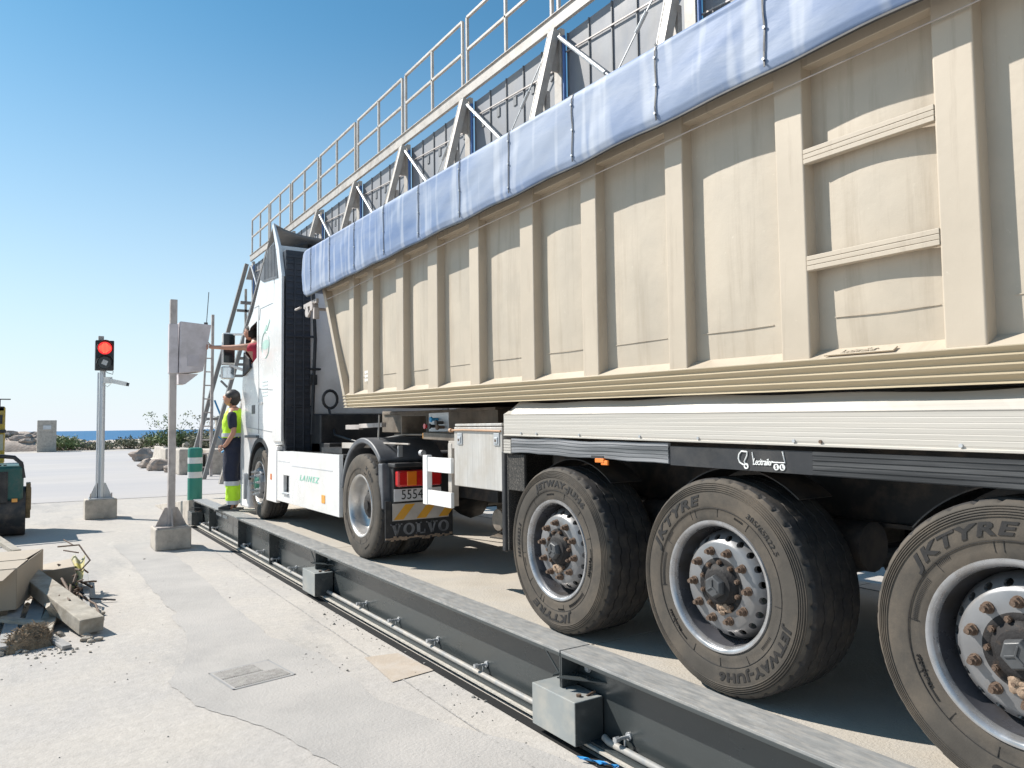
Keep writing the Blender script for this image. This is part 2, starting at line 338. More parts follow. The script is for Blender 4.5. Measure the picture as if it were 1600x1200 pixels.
def ground_mat():
    mt = mat('dusty_concrete_ground', (.46,.425,.385), .9, var=.07, scale=.55, dirt=((.41,.388,.37), .6), dsc=.9, dlo=.42, dhi=.62, bump=.5, bscale=38, bdist=.012, spec=.2, det=9, layers=(((.30,.29,.28),.45,.8,(1.6,.35,1),.56,.66),((.50,.465,.42),.8,2.2,(1.4,.5,1),.54,.68),((.25,.23,.21),.5,5.,(1,1,1),.69,.74)))
    t = mt.node_tree; N = t.nodes.new; L = t.links.new; bs = t.nodes['Principled BSDF']
    src = bs.inputs['Base Color'].links[0].from_socket
    tc = N('ShaderNodeTexCoord'); n = N('ShaderNodeTexNoise'); n.inputs['Scale'].default_value = 14; n.inputs['Detail'].default_value = 9; n.inputs['Roughness'].default_value = .75
    L(tc.outputs['Object'], n.inputs[0])
    r = N('ShaderNodeMapRange'); r.inputs[1].default_value = .3; r.inputs[2].default_value = .7; r.inputs[3].default_value = .86; r.inputs[4].default_value = 1.1; L(n.outputs[0], r.inputs[0])
    m = N('ShaderNodeMix'); m.data_type = 'RGBA'; m.blend_type = 'MULTIPLY'; m.inputs[0].default_value = 1; L(src, m.inputs[6]); L(r.outputs[0], m.inputs[7])
    L(m.outputs[2], bs.inputs['Base Color'])
    return mt
M['ground'] = ground_mat()
M['patch'] = mat('darker_patch', (.38,.36,.34), .9, var=.10, scale=1.2, dirt=((.46,.43,.40), .6), dsc=1.2, dlo=.45, dhi=.65, bump=.5, bscale=45, bdist=.012, spec=.2)
M['tan'] = mat('tan_slab', (.43,.36,.29), .9, var=.08, scale=6, dirt=((.50,.45,.40), .6), dsc=5, bump=.3, bscale=50)
M['deckc'] = mat('deck_concrete', (.44,.395,.335), .9, var=.08, scale=3, dirt=((.42,.39,.35), .6), dsc=3, bump=.5, bscale=60, bdist=.01)
M['road'] = mat('dusty_asphalt', (.42,.395,.38), .9, var=.10, scale=.16, st=(.45,1.6,1), dirt=((.36,.35,.36), .75), dsc=.10, dst=(.5,1.7,1), dlo=.40, dhi=.62, bump=.2, bscale=12)
# ------------------------------------------------------------------ the setting
def shore(x): return 118 + 6*math.sin(x*.03) + .10*x
g = MB()
xs = [-160, -90, -50, -25, -12, -6, -3, 0, 3, 6, 10, 16, 25, 40, 60, 100, 180, 300]
ys = [-60, -30, -12, -4, 0, 3, 6, 9, 12, 16, 22, 30, 45, 60, 80, 100, 112]
nx = len(xs); vs = []; fs = []
for y in ys:
    for x in xs: vs.append((x, y, 0))
for x in xs: vs.append((x, shore(x)+4, -.1))
for x in xs: vs.append((x, shore(x)+16, -2.6))
for j in range(len(ys)+1):
    for i in range(nx-1): fs.append((j*nx+i, j*nx+i+1, (j+1)*nx+i+1, (j+1)*nx+i))
g.add(vs, fs)
struct('ground', g, M['ground'])
M['sea'] = mat('sea_water', (.02,.12,.26), .55, var=.15, scale=.05, st=(.2,1,1), bump=.6, bscale=.6, bdist=.3, spec=.2)
s = MB(); s.add([(-3000,100,-1.5),(9000,100,-1.5),(9000,12000,-1.5),(-3000,12000,-1.5)], [(0,1,2,3)])
struct('sea', s, M['sea'])
# road sweeping past the end of the weighbridge
rd = MB(); pts_l = []; pts_r = []
rd.grid(30, 10, lambda u, v: (-70+170*u, 23+1.5*math.sin(u*9)+ (54+3*math.sin(u*7+2)-.10*(-70+170*u))*v, .007))
struct('road', rd, M['road'])
# strip of newer darker concrete running down the yard
cl = [(1.45,13.3,.32),(1.50,11.6,.30),(1.50,10.2,.30),(1.50,9.2,.30),(1.50,8.2,.27),(1.52,7.3,.26),(1.50,6.6,.30),(1.45,5.9,.52),(1.50,5.3,.50),(1.62,4.7,.34),(1.80,4.1,.36),(1.98,3.5,.42),(2.1,2.9,.5),(2.2,2.2,.6),(2.3,1.2,.7)]
p = MB(); L_ = []; Rr = []
for i in range(len(cl)-1):
    for k in range(14):
        t = k/14; a, b = cl[i], cl[i+1]
        x, y, w = [a[q]*(1-t)+b[q]*t for q in range(3)]
        n1 = noise.noise(Vector((y*2.3, 1, 0)))*.03 + noise.noise(Vector((y*11, 3, 0)))*.02
        n2 = noise.noise(Vector((y*2.3, 7, 0)))*.03 + noise.noise(Vector((y*11, 9, 0)))*.02
        L_.append((x-w+n1-.06*(y<8), y, .004)); Rr.append((min(x+w+n2, 2.45), y, .004))
n = len(L_); p.add(L_+Rr, [(i, i+1, n+i+1, n+i) for i in range(n-1)])
tag(part('repaired_concrete_strip', p, M['patch']), kind='structure')
# tan slab beside the beam
p = MB(); q = [(2.236,5.609),(2.50,5.56),(2.54,5.02),(2.19,4.96)]
p.add([(x+rnd.uniform(-.01,.01), y, .006) for x, y in q], [(0,1,2,3)])
solo('ground_slab', p, M['tan'], (2.37,5.3,.006), 'flush tan concrete slab in the dusty ground beside the long grey beam', 'slab')
# joint line in the concrete
p = MB(); pts = [(2.33-.01*k*.3+.012*noise.noise(Vector((k*.9,0,0))), 12.0-k*.35) for k in range(34)]
for a, b in zip(pts[:-1], pts[1:]):
    w = .006; p.add([(a[0]-w,a[1],.005),(a[0]+w,a[1],.005),(b[0]+w,b[1],.005),(b[0]-w,b[1],.005)], [(0,1,2,3)])
tag(part('concrete_joint', p, mat('joint_dust', (.36,.34,.32), .95, var=.5, scale=30)), kind='structure')
def crack(pts, w=.003):
    p = MB(); pr = None
    for a, b in zip(pts[:-1], pts[1:]):
        for k in range(12):
            t = k/12; x = a[0]+(b[0]-a[0])*t+.02*noise.noise(Vector((a[0]*9+t*5, t*7, 1))); y = a[1]+(b[1]-a[1])*t+.03*noise.noise(Vector((t*9, a[1]*5, 2)))
            ww = w*(.5+rnd.random()); q = ((x-ww,y,.0075),(x+ww,y,.0075))
            if pr: p.add([pr[0],pr[1],q[1],q[0]], [(0,1,2,3)])
            pr = q
    tag(part('ground_crack', p, M['crackm'], None), kind='structure')
M['crackm'] = mat('crack_dark', (.16,.15,.14), .95, var=.4, scale=30)
crack([(.05,12.9),(.9,12.75),(1.6,12.6)]); crack([(-.6,4.2),(.1,3.9),(.5,4.0)], .002); crack([(1.6,17.2),(2.4,16.3)], .008)
# manhole cover, chequered strips
t = thing('manhole_cover', (1.41,5.83,0), 'rectangular ribbed access cover set flush in the darker concrete strip', 'manhole cover')
c = MB(); q0 = Vector((1.155,5.90)); e1 = Vector((.43,.07)); e2 = Vector((.07,-.44)); 
def mq(u, v, z): r = q0 + e1*u + e2*v; return (r.x, r.y, z)
c.add([mq(0,0,.007), mq(1,0,.007), mq(1,1,.007), mq(0,1,.007)], [(0,1,2,3)])
part('plate', c, M['patch'], t)
c = MB()
for i in range(26):
    u0_ = .03+i*.0365
    for v0, v1 in ((.04,.46),(.54,.96)):
        if u0_ > .70 and v0 < .3: continue
        c.hexa([mq(u0_,v0,.007),mq(u0_+.018,v0,.007),mq(u0_+.018,v1,.007),mq(u0_,v1,.007),mq(u0_,v0,.013),mq(u0_+.018,v0,.013),mq(u0_+.018,v1,.013),mq(u0_,v1,.013)])
part('rib_pattern', c, mat('cover_ribs', (.33,.312,.292), .9, var=.3, scale=30), t)
c = MB()
for a, b in ((( -.03,-.03),(1.03,0)),((1,-.03),(1.03,1.03)),((-.03,1),(1.03,1.03)),((-.03,-.03),(0,1.03))):
    c.add([mq(a[0],a[1],.0075),mq(b[0],a[1],.0075),mq(b[0],b[1],.0075),mq(a[0],b[1],.0075)], [(0,1,2,3)])
part('gap', c, M['seam'], t)
# loose stones and grit on the yard
gm = MB()
for i in range(620):
    y = .9 + 11*rnd.random()**1.5; x = rnd.uniform(-3.2, 2.5)
    if rnd.random() < .45: x = 2.56 - abs(rnd.gauss(0, .10)); 
    if rnd.random() < .12: x, y = 1.85+rnd.gauss(0,.1), 5.7+rnd.gauss(0,.2)
    s_ = rnd.uniform(.002,.006)*(1+ (rnd.random()<.06)*1.5)
    gm.rock((x, y, s_*.5), (s_*rnd.uniform(.8,1.6), s_, s_*.7), i, sub=1)
tag(part('loose_grit', gm, [mat('grit', (.30,.28,.25), .95, var=.6, scale=30)]), 'scattered small stones and grit on the pale ground', 'gravel', kind='stuff')

# ------------------------------------------------------------------ weighbridge
DK = .495
wb = thing('weighbridge', (4.15, 7, 0), 'long steel weighbridge with dark grey side beam and concrete deck under the truck', 'weighbridge')
joints = [-3.6, -.86, 3.535, 7.93, 12.33, 14.97]
for i in range(5):
    a, b = joints[i]+.006, joints[i+1]-.006
    for X, sg in ((2.60, 1), (5.72, -1)):
        bm_ = MB()
        bm_.box(*sorted((X, X+sg*.225)), a, b, .481, DK)          # top flange
        bm_.mi = 1
        bm_.box(*sorted((X+sg*.13, X+sg*.145)), a, b, .062, .481)   # web
        bm_.box(*sorted((X+sg*.02, X+sg*.24)), a, b, .048, .062)
        bm_.box(*sorted((X, X+sg*.008)), a, b, .462, .481)
        o = part('side_beam', bm_, [M['wbtop'], M['wbsteel']], wb, bevel=.002)
    d = MB(); d.box(2.829, 5.491, a, b, .20, DK-.006)
    part('deck_slab', d, M['deckc'], wb)
for y in [11.5, 13.6, 9.8]:
    st = MB(); st.box(2.615, 2.729, y-.006, y+.006, .063, .480); part('stiffener', st, M['wbsteel'], wb)
dl = MB(); dl.box(2.60, 2.70, -3.6, 14.9, .035, .0475); part('dusty_ledge', dl, M['dustled'], wb)
dl = MB(); dl.box(2.535, 2.605, -3.6, 14.9, .001, .006); tag(part('slot_shade_strip', dl, mat('slot_shade_black', (.006,.006,.006), .95)), kind='structure')  # flat black strip on the ground, paints the dark of a recessed gap
dl = MB(); dl.box(2.64, 2.80, -3.6, 14.9, -.02, .034); part('footing', dl, M['black'], wb)
for a, b in ((-3, 3.24), (3.74, 7.90), (8.36, 14.7)):
    c = MB(); pts = [(2.665, a, .080), (2.665, a+.5, .079), (2.668, (a+b)/2, .078), (2.664, b-.4, .081), (2.664, b-.05, .081), (2.675, b, .088)]
    c.tube(pts, .019, 12); part('conduit', c, M['pvc'], wb, smooth=50)
y = -.6; k = 0
while y < 14.6:
    if all(abs(y-j) > .42 for j in joints):
        c = MB(); c.cyl((2.73,y,.128), (2.640,y,.130), .009, n=10); c.cyl((2.655,y,.130), (2.628,y,.130), .017, n=6); c.cyl((2.70,y,.128),(2.70,y,.085), .006, n=8)
        c.cyl((2.73,y,.128),(2.722,y,.128), .022, n=12)
        part('stub_bolt', c, M['galv'], wb, smooth=40)
    y += .74
for j in (-.86, 3.535, 7.93, 12.33, 14.9):
    big = j > 3 and j < 12
    a = MB(); a.box(2.52, 2.715, j-.235, j+.175, .050, .285)
    if j == 12.33: continue
    part('load_cell_box', a, M['wblight'] if j < 14 else M['wbsteel'], wb, bevel=.004)
    a = MB(); a.box(2.522, 2.714, j-.238, j-.2352, .054, .281); part('box_end_shade', a, M['wbsteel'], wb)  # thin dark sheet paints the shade on the box's rear face
    a = MB(); a.box(2.602, 2.728, j-.012, j-.002, .288, .480); a.box(2.602, 2.728, j+.002, j+.012, .288, .480)
    a.prism([(2.56, j-.02), (2.728, j-.02), (2.728, j-.26)], 'z', .352, .360)
    a.prism([(2.56, j+.02), (2.728, j+.02), (2.728, j+.16)], 'z', .352, .360)
    a.hexa([(2.60,j+.015,.36),(2.61,j+.015,.36),(2.61,j+.16,.47),(2.60,j+.16,.47),(2.60,j+.015,.368),(2.61,j+.015,.368),(2.61,j+.16,.478),(2.60,j+.16,.478)])
    part('joint_bracket', a, M['wbsteel'], wb, bevel=.0015)
    for dy, z in ((.27,.425),(-.10,.44),(-.10,.40)):
        a = MB(); a.cyl((2.729,j+dy,z),(2.712,j+dy,z), .020, n=6); a.cyl((2.729,j+dy,z),(2.722,j+dy,z), .026, n=14); part('bolt', a, M['galv'], wb, smooth=30)
    a = MB(); a.cyl((2.60,j-.17,.285),(2.60,j-.17,.298), .016, n=6); a.cyl((2.64,j-.19,.286),(2.70,j-.19,.30), .007, n=8); part('box_bolt', a, M['rust'], wb)
pl = MB()
for i in range(9):
    yy = 13.55 - i*.085 - (.1 if i > 4 else 0)
    pl.box(2.7262, 2.7285, yy-.03, yy+.03, .335, .385)
part('stencil_marks', pl, M['wink'], wb)
# ramp off the far end
rp = MB(); rp.prism([(15.15,0),(19.6,0),(19.6,.02),(15.15,.47)], 'x', 2.55, 5.75)
solo('concrete_ramp', rp, M['conc'], (4.1,17,0), 'pale concrete ramp at the far end of the weighbridge', 'ramp', bevel=.02)
# blue rag caught under the beam
bt = MB()
bt.grid(10, 4, lambda u, v: (2.50+.10*u*1.0+.01*math.sin(v*5), 3.24-.20*u+.015*v, .012+.018*abs(math.sin(u*7+v*2))))
solo('blue_tape', bt, mat('blue_plastic', (.04,.28,.62), .4), (2.55,3.18,.0), 'scrap of bright blue plastic lying at the foot of the beam', 'plastic scrap', smooth=60)

# ------------------------------------------------------------------ wheels
def wrap(mb0, phi, r, x, sx=1., out=.0035):
    mb = MB(); vs = []
    for a, b, c in mb0.v:
        ph = phi + a*sx/r; rr = r + b
        vs.append((x - (out if c > 0 else -.003), -rr*math.sin(ph), rr*math.cos(ph)))
    mb.add(vs, mb0.f); return mb
def tyre(width, R=.52, hard=True, letters=(), grooves=(.09,.158,.228,.296), lug=True, n=216, ridges=True):
    t = MB(); W = width
    P = [(.016,.300,0),(.004,.308,0),(-.001,.322,0),(-.004,.345,0),(-.003,.372,0),(-.0055,.377,0),(-.0065,.381,0),(-.0075,.40,0),(-.008,.425,0),(-.0075,.448,0)]
    if ridges:
        for k in range(5):
            r = .455+k*.0088; x = -.007+.0006*k*k+.0008*k
            P += [(x,r,0),(x-.0042,r+.0016,0),(x-.0042,r+.0042,0),(x+.0008,r+.0058,0)]
    else: P += [(-.004,.47,0),(.002,.49,0)]
    P += [(.010,.502,0),(.020,.5105,2),(.032,.5165,2),(.040,.5175,1),(.05,.518,1)]
    for gx in grooves: P += [(gx-.006,.5195,3),(gx-.0045,.505,3),(gx+.0045,.505,3),(gx+.006,.5195,3)]
    P += [(W-.05,.518,1),(W-.032,.5165,2),(W-.010,.502,0),(W+.004,.45,0),(W+.004,.40,0),(W,.32,0),(W-.016,.30,0)]
    flat = R/.52
    def off(i, j, x, r):
        k = P[i][2]; 
        if k == 3: x = x + .0045*(1 if (j//3) % 2 else -1)
        if k == 2 and lug and j % 6 == 0: r -= .011
        if k == 3 and j % 9 == 0 and abs(r-.5195) < 1e-4: r -= .003
        return x, r*flat if r > .32 else r
    def mf(i): return 1 if P[i][2] and P[i+1][2] else 0
    t.lathe([(a, b) for a, b, _ in P], n, off=off, matf=mf)
    for txt, size, ph, r, bold, sh, sp, sx in letters:
        tm = textmb(txt, size, bold, .002, sh, sp)
        t.merge(wrap(tm, R_(ph), r, -.0068, sx), mi=2)
    # fine moulded marks
    t.mi = 3
    for ph in (-20, 3, 33, 95, 150, 178, 205, 232, 262, 300, 335):
        a = R_(ph); u = Vector((0, -math.sin(a), math.cos(a)))
        t.bar(u*.335+Vector((-.0030,0,0)), u*.372+Vector((-.0040,0,0)), .0022, .004, (1,0,0))
    for r in (.374,):
        pts = [(-.0062, -r*math.sin(2*math.pi*i/72), r*math.cos(2*math.pi*i/72)) for i in range(73)]
        t.tube(pts, .0016, 5, cap=False)
    for a0, rr, nn in ((262,.352,26),(300,.365,9),(120,.352,12),(215,.36,10),(20,.36,8)):
        for q in range(nn):
            a = R_(a0+q*1.1); u = Vector((0,-math.sin(a),math.cos(a)))
            t.bar(u*(rr-.008)+Vector((-.0052,0,0)), u*(rr+.008 if nn > 20 else rr+.001)+Vector((-.0052,0,0)), .0025, .003, (1,0,0))
    return t
def disc_rim(prof, holes, hr, hrad, n=72, sq=1.0):
    """closed lathe with real hand holes"""
    b = MB(); b.lathe(prof, n, closed=True)
    me = mesh_of('wheel', b, [M['rim'], M['lip']], 40)
    if holes:
        cm = MB()
        for k in range(holes):
            a = 2*math.pi*(k+.5)/holes
            cy, cz = -hr*math.sin(a), hr*math.cos(a); nn = 14
            vs = []; 
            for xx in (-.1, .3):
                for j in range(nn):
                    q = 2*math.pi*j/nn; tt = hrad*sq*math.cos(q); rr = hrad*math.sin(q)
                    vs.append((xx, cy - rr*math.sin(a) - tt*math.cos(a), cz + rr*math.cos(a) - tt*math.sin(a)))
            cm.add(vs, [tuple(range(nn))[::-1], tuple(range(nn,2*nn))] + [(j,(j+1)%nn,nn+(j+1)%nn,nn+j) for j in range(nn)])
        cme = mesh_of('cut', cm, M['rim']); co = bpy.data.objects.new('cut', cme); C.objects.link(co)
        o = bpy.data.objects.new('w', me); C.objects.link(o); bo = o.modifiers.new('b', 'BOOLEAN'); bo.object = co; bo.operation = 'DIFFERENCE'; bo.solver = 'EXACT'
        me2 = bpy.data.meshes.new_from_object(o.evaluated_get(bpy.context.evaluated_depsgraph_get()))
        bpy.data.objects.remove(o); bpy.data.objects.remove(co); me = me2
        me.polygons.foreach_set('use_smooth', [True]*len(me.polygons)); me.set_sharp_from_angle(angle=R_(40))
    return me
def sub(name, mb, mats, parent, smooth=40, bevel=0):
    me = mesh_of(name, mb, mats, smooth); o = bpy.data.objects.new(name, me); C.objects.link(o); o.parent = parent; WL[o.name] = Vector()
    if bevel:
        b = o.modifiers.new('bevel','BEVEL'); b.width = bevel; b.segments = 2; b.limit_method = 'ANGLE'
    return o
def nut_mb(r, a, x0, h=.03, R1=.0175):
    y, z = -r*math.sin(a), r*math.cos(a); m = MB()
    m.cyl((x0+.004,y,z), (x0-.006,y,z), .0225, .021, n=14)
    m.cyl((x0-.006,y,z), (x0-.006-h*.65,y,z), R1, R1*.97, n=6)
    m.cyl((x0-.006-h*.65,y,z), (x0-.010-h,y,z), .0105, .010, n=10)
    return m
def trailer_wheel():
    me = disc_rim([(.128,.262),(.112,.2600),(.062,.238),(.036,.212),(.029,.200),(.028,.130),(.040,.130),(.042,.198),(.050,.206),(.074,.230),(.122,.250),(.150,.252),(.150,.262)], 20, .2285, .0128, sq=1.35)
    w = bpy.data.objects.new('wheel', me); C.objects.link(w); WL[w.name] = Vector()
    b = MB()   # lip and barrel
    b.lathe([(.30,.272),(.20,.262),(.128,.2615),(.085,.279),(.030,.283),(.012,.286),(.000,.293),(-.006,.301),(-.006,.311),(.002,.3145),(.012,.311),(.020,.303),(.30,.290)], 84, matf=lambda i: 1 if i < 4 else 0)
    sub('rim', b, [M['lip'], M['barrel']], w)
    t = tyre(.385, letters=(('JKTYRE', .062, -42, .415, .04, .25, 1.2, 1.7), ('385/65R22.5', .036, 45, .406, .01, .15, 1.1, 1.15), ('JETWAY-JUH6', .053, 142, .415, .045, .1, 1.15, 1.45), ('TUBELESS', .018, 232, .35, .01, 0, 1.2, 1.3)))
    a = R_(-78)
    sub('tyre', t, [M['rubber'], M['tread'], M['letter'], M['letter']], w, 32)
    h = MB(); h.lathe([(.05,.001),(.045,.100),(.046,.134),(.030,.136),(.026,.128),(.030,.105),(.018,.098),(.012,.085),(.0,.078),(-.004,.062),(-.006,.001)], 40)
    sub('hub', h, M['hub'], w)
    for k in range(10):
        a = 2*math.pi*k/10+.31; sub('lug_nut', nut_mb(.1675, a, .028, .034), M['rust'], w, 30)
    for k in range(10):
        a = 2*math.pi*k/10; y, z = -.112*math.sin(a), .112*math.cos(a)
        q = MB(); q.cyl((.030,y,z),(.012,y,z), .012, n=6); q.cyl((.012,y,z),(.006,y,z), .007, n=8); sub('hub_bolt', q, M['rust'], w, 30)
    c = MB(); c.lathe([(-.004,.001),(-.004,.058),(-.018,.056),(-.030,.050),(-.034,.046),(-.034,.001)], 6)
    for k in range(3):
        a = 2*math.pi*k/3; c.bar((-.036,0,0), (-.036,-.036*math.sin(a),.036*math.cos(a)), .008, .006, (1,0,0))
    sub('hub_cap', c, M['cap'], w, None, .002)
    return w
def drive_wheel():
    b = MB()
    b.lathe([(.19,.05),(.175,.13),(.168,.20),(.15,.245),(.13,.262),(.10,.268),(.05,.276),(.020,.282),(.004,.290),(-.004,.300),(-.004,.310),(.004,.3145),(.014,.311),(.02,.303)], 84)
    w = bpy.data.objects.new('wheel', mesh_of('wheel', b, M['polish'], 40)); C.objects.link(w); WL[w.name] = Vector()
    t = tyre(.30, letters=(('X LINE', .052, 38, .425, .04, .2, 1.1, 1.3), ('315/80 R22.5', .022, 152, .43, .01, 0, 1.1, 1.), ('TUBELESS', .016, 250, .40, .01, 0, 1.1, 1.)), grooves=(.075,.125,.175,.225), ridges=False)
    sub('tyre', t, [M['rubber'], M['tread'], M['letter'], M['letter']], w, 32)
    pt = MB(); vs = []; k = 10
    for i in range(k+1):
        a = R_(16+44*i/k)
        for r in (.392,.458): vs.append((-.0089, -r*math.sin(a), r*math.cos(a)))
    pt.add(vs, [(2*i,2*i+1,2*i+3,2*i+2) for i in range(k)])
    t2 = tyre(.30, letters=(), grooves=(.075,.125,.175,.225), ridges=False); t2.v = [(v[0]+.345, v[1], v[2]) for v in t2.v]
    sub('tyre', t2, [M['rubber'], M['tread'], M['letter'], M['letter']], w, 32)
    h = MB(); h.lathe([(.19,.13),(.10,.125),(.085,.11),(.08,.06),(.06,.055),(.055,.001)], 32); sub('hub', h, M['hub'], w)
    for k in range(10):
        a = 2*math.pi*k/10; sub('lug_nut', nut_mb(.1675, a, .17, .04), M['galv'], w, 30)
    return w
def front_wheel():
    me = disc_rim([(.12,.262),(.06,.245),(.0,.222),(-.030,.205),(-.034,.195),(-.034,.12),(-.022,.12),(-.022,.19),(-.018,.198),(.01,.215),(.07,.238),(.12,.250)], 10, .228, .016, sq=1.4)
    w = bpy.data.objects.new('wheel', me); C.objects.link(w); WL[w.name] = Vector()
    b = MB(); b.lathe([(.28,.28),(.128,.2625),(.05,.278),(.012,.286),(.000,.293),(-.006,.301),(-.006,.311),(.002,.3145),(.012,.311),(.020,.303),(.28,.290)], 72); sub('rim', b, M['polish'], w)
    t = tyre(.315, letters=(('X LINE', .045, 30, .425, .04, .2, 1.1, 1.3),), grooves=(.08,.13,.18,.23), ridges=False)
    sub('tyre', t, [M['rubber'], M['tread'], M['letter'], M['letter']], w, 32)
    h = MB(); h.lathe([(-.02,.125),(-.035,.12),(-.050,.10),(-.062,.085),(-.070,.07),(-.072,.001)], 32); sub('hub', h, mat('green_hub', (.02,.16,.10), .4), w)
    for k in range(10):
        a = 2*math.pi*k/10+.2; sub('lug_nut', nut_mb(.1675, a, -.034, .06, .02), M['galv'], w, 30)
    return w
HUBZ = 1.012
# ------------------------------------------------------------------ tipper trailer
tr = thing('tipper_trailer', (4.07, 4, DK), 'dusty cream tipper semi-trailer with ribbed sides and a blue tarpaulin cover', 'trailer')
def zr(y): return .0138*(y-1.16)
Y0, Y1 = .25, 7.52
XN, XF = 2.80, 5.30
PX = 2.872
# side panels, one sheet per side, slightly bowed between the ribs
ribs = [(.56,.70),(1.266,1.411),(1.968,2.112),(2.678,2.806),(3.378,3.524),(4.036,4.197),(4.754,4.898),(5.428,5.604),(6.092,6.252),(6.789,6.940),(7.310,7.440)]
def bow(y):
    e = [.25] + [v for r in ribs for v in r] + [8.3]
    for i in range(0, len(e)-1, 2):
        if e[i] <= y <= e[i+1]:
            t = (y-e[i])/(e[i+1]-e[i]); return .016*math.sin(math.pi*t)**1.0*(1+.4*math.sin(i*2.1))
    return 0
for X, sg in ((PX, 1), (XF-.072, -1)):
    p = MB()
    def f(u, v):
        z = 2.085 + (3.44-2.085)*v; yf = 7.52 + (z-2.05)/(3.42-2.05)*.78
        y = Y0 + (yf-Y0)*u
        return (X - sg*bow(y)*math.sin(math.pi*min(1, v*1.02))**.6, y, z + zr(y)*(1-v)) if v < .999 else (X, y, z)
    p.grid(150, 14, f)
    part('side_panel', p, M['panel'], tr, smooth=60)
p = MB()
p.hexa([(PX+.002,7.50,2.0),(XF-.074,7.50,2.0),(XF-.074,7.54,2.0),(PX+.002,7.54,2.0),(PX+.002,8.28,3.44),(XF-.074,8.28,3.44),(XF-.074,8.32,3.44),(PX+.002,8.32,3.44)])
part('headboard', p, M['body'], tr)
p = MB(); p.box(PX, XF-.072, Y0, 7.5, 2.00, 2.05); part('floor', p, M['dgal'], tr)
p = MB(); p.box(PX, XF-.072, Y0-.06, Y0-.01, 1.95, 3.44); part('tailgate', p, M['body'], tr)
# ledge, seam
for sg, XX, PP in ((1, XN-.012, PX), (-1, XF+.012, XF-.072)):
    p = MB(); a, b = Y0, 7.62
    def q(x, y, z): return (x, y, z+zr(y))
    p.hexa([q(XX,a,2.040),q(PP+sg*.006,a,2.04),q(PP+sg*.006,b,2.04),q(XX,b-.1,2.04),q(XX,a,2.049),q(PP+sg*.006,a,2.098),q(PP+sg*.006,b,2.098),q(XX,b-.1,2.049)])
    part('lower_ledge', p, M['body'], tr, bevel=.002)
p = MB(); prev = None
for k in range(120):
    y = Y0+.02+k*.0622
    if any(r[0]-.03 < y < r[1]+.03 for r in ribs): prev = None; continue
    c_ = (PX-bow(y)*.75-.001, y, 2.228+zr(y)+.0015*math.sin(y*7))
    if prev: p.bar(prev, c_, .0035, .0035)
    prev = c_
part('weld_seam', p, M['panel'], tr)
# ribs
def rib_mb(a, b, slant=0):
    m = MB(); zb = 2.052+zr((a+b)/2); zt = 3.43
    o = .006
    def ring(z, s_): return [(PX+.01,a+s_,z),(XN+.004,a+s_+.0,z),(XN,a+s_+.005,z),(XN,b+s_-.005,z),(XN+.004,b+s_,z),(PX+.01,b+s_,z)]
    vs = ring(zb, 0)+ring(zt, slant); n = 6
    m.add(vs, [tuple(range(n))[::-1], tuple(range(n,2*n))]+[(i,(i+1)%n,n+(i+1)%n,n+i) for i in range(n)])
    return m
for a, b in ribs: part('rib', rib_mb(a, b), M['body'], tr, bevel=.003)
m = MB(); m.hexa([(XN-.01,7.475,1.93+.08),(PX+.01,7.475,2.01),(PX+.01,7.54,2.01),(XN-.01,7.54,2.01),(XN-.01,8.20,3.40),(PX+.01,8.20,3.40),(PX+.01,8.28,3.40),(XN-.01,8.28,3.40)])
part('corner_post', m, M['body'], tr, bevel=.004)
m = MB(); m.hexa([(XF-.08,7.475,2.01),(XF+.01,7.475,2.01),(XF+.01,7.54,2.01),(XF-.08,7.54,2.01),(XF-.08,8.20,3.40),(XF+.01,8.20,3.40),(XF+.01,8.28,3.40),(XF-.08,8.28,3.40)])
part('corner_post', m, M['body'], tr, bevel=.004)
for i in range(0, len(ribs), 2):
    a, b = ribs[i]; m = MB(); m.box(XF-.08, XF, a, b, 2.05, 3.43); part('rib', m, M['body'], tr)
# ladder slats
for z in (2.947, 2.480):
    m = MB(); a, b = 1.411, 1.968
    def sl_(x, y, zz): return (x, y, zz+.004*(y-a)/.55)
    for k in range(3):
        m.hexa([sl_(XN-.002+.001*(k%2),a,z-.020+k*.0215-.018),sl_(XN+.03,a,z-.038+k*.0215),sl_(XN+.03,b,z-.038+k*.0215),sl_(XN-.002,b,z-.038+k*.0215),
                sl_(XN-.002,a,z-.038+k*.0215+.0195),sl_(XN+.03,a,z-.038+k*.0215+.0195),sl_(XN+.03,b,z-.038+k*.0215+.0195),sl_(XN-.002,b,z-.038+k*.0215+.0195)])
    m.box(XN+.004, XN+.028, a, b, z-.037, z+.024)
    part('step_slat', m, M['alu'] if False else M['body'], tr, bevel=.0015)
# grooved bottom rail
for sg, XX in ((1, XN-.020), (-1, XF+.020)):
    prof = []
    for k in range(4):
        z = 1.918+k*.0325
        prof += [(0,z),(.010,z+.0065),(.021,z+.0085),(.018,z+.016),(.004,z+.029)]
    prof += [(0,2.046),(0,2.050),(.05,2.050),(.09,2.0),(.09,1.93),(.05,1.918)]
    vs = []; n = len(prof)
    for y in (Y0, 7.60):
        for x, z in prof: vs.append((XX+sg*x, y - (.0 if y < 1 else (2.05-z)*-.0 + (2.05-z)*.35), z+zr(y)))
    m = MB(); m.add(vs, [tuple(range(n))[::-1], tuple(range(n,2*n))]+[(i,(i+1)%n,n+(i+1)%n,n+i) for i in range(n)])
    part('bottom_rail', m, M['rail'], tr)
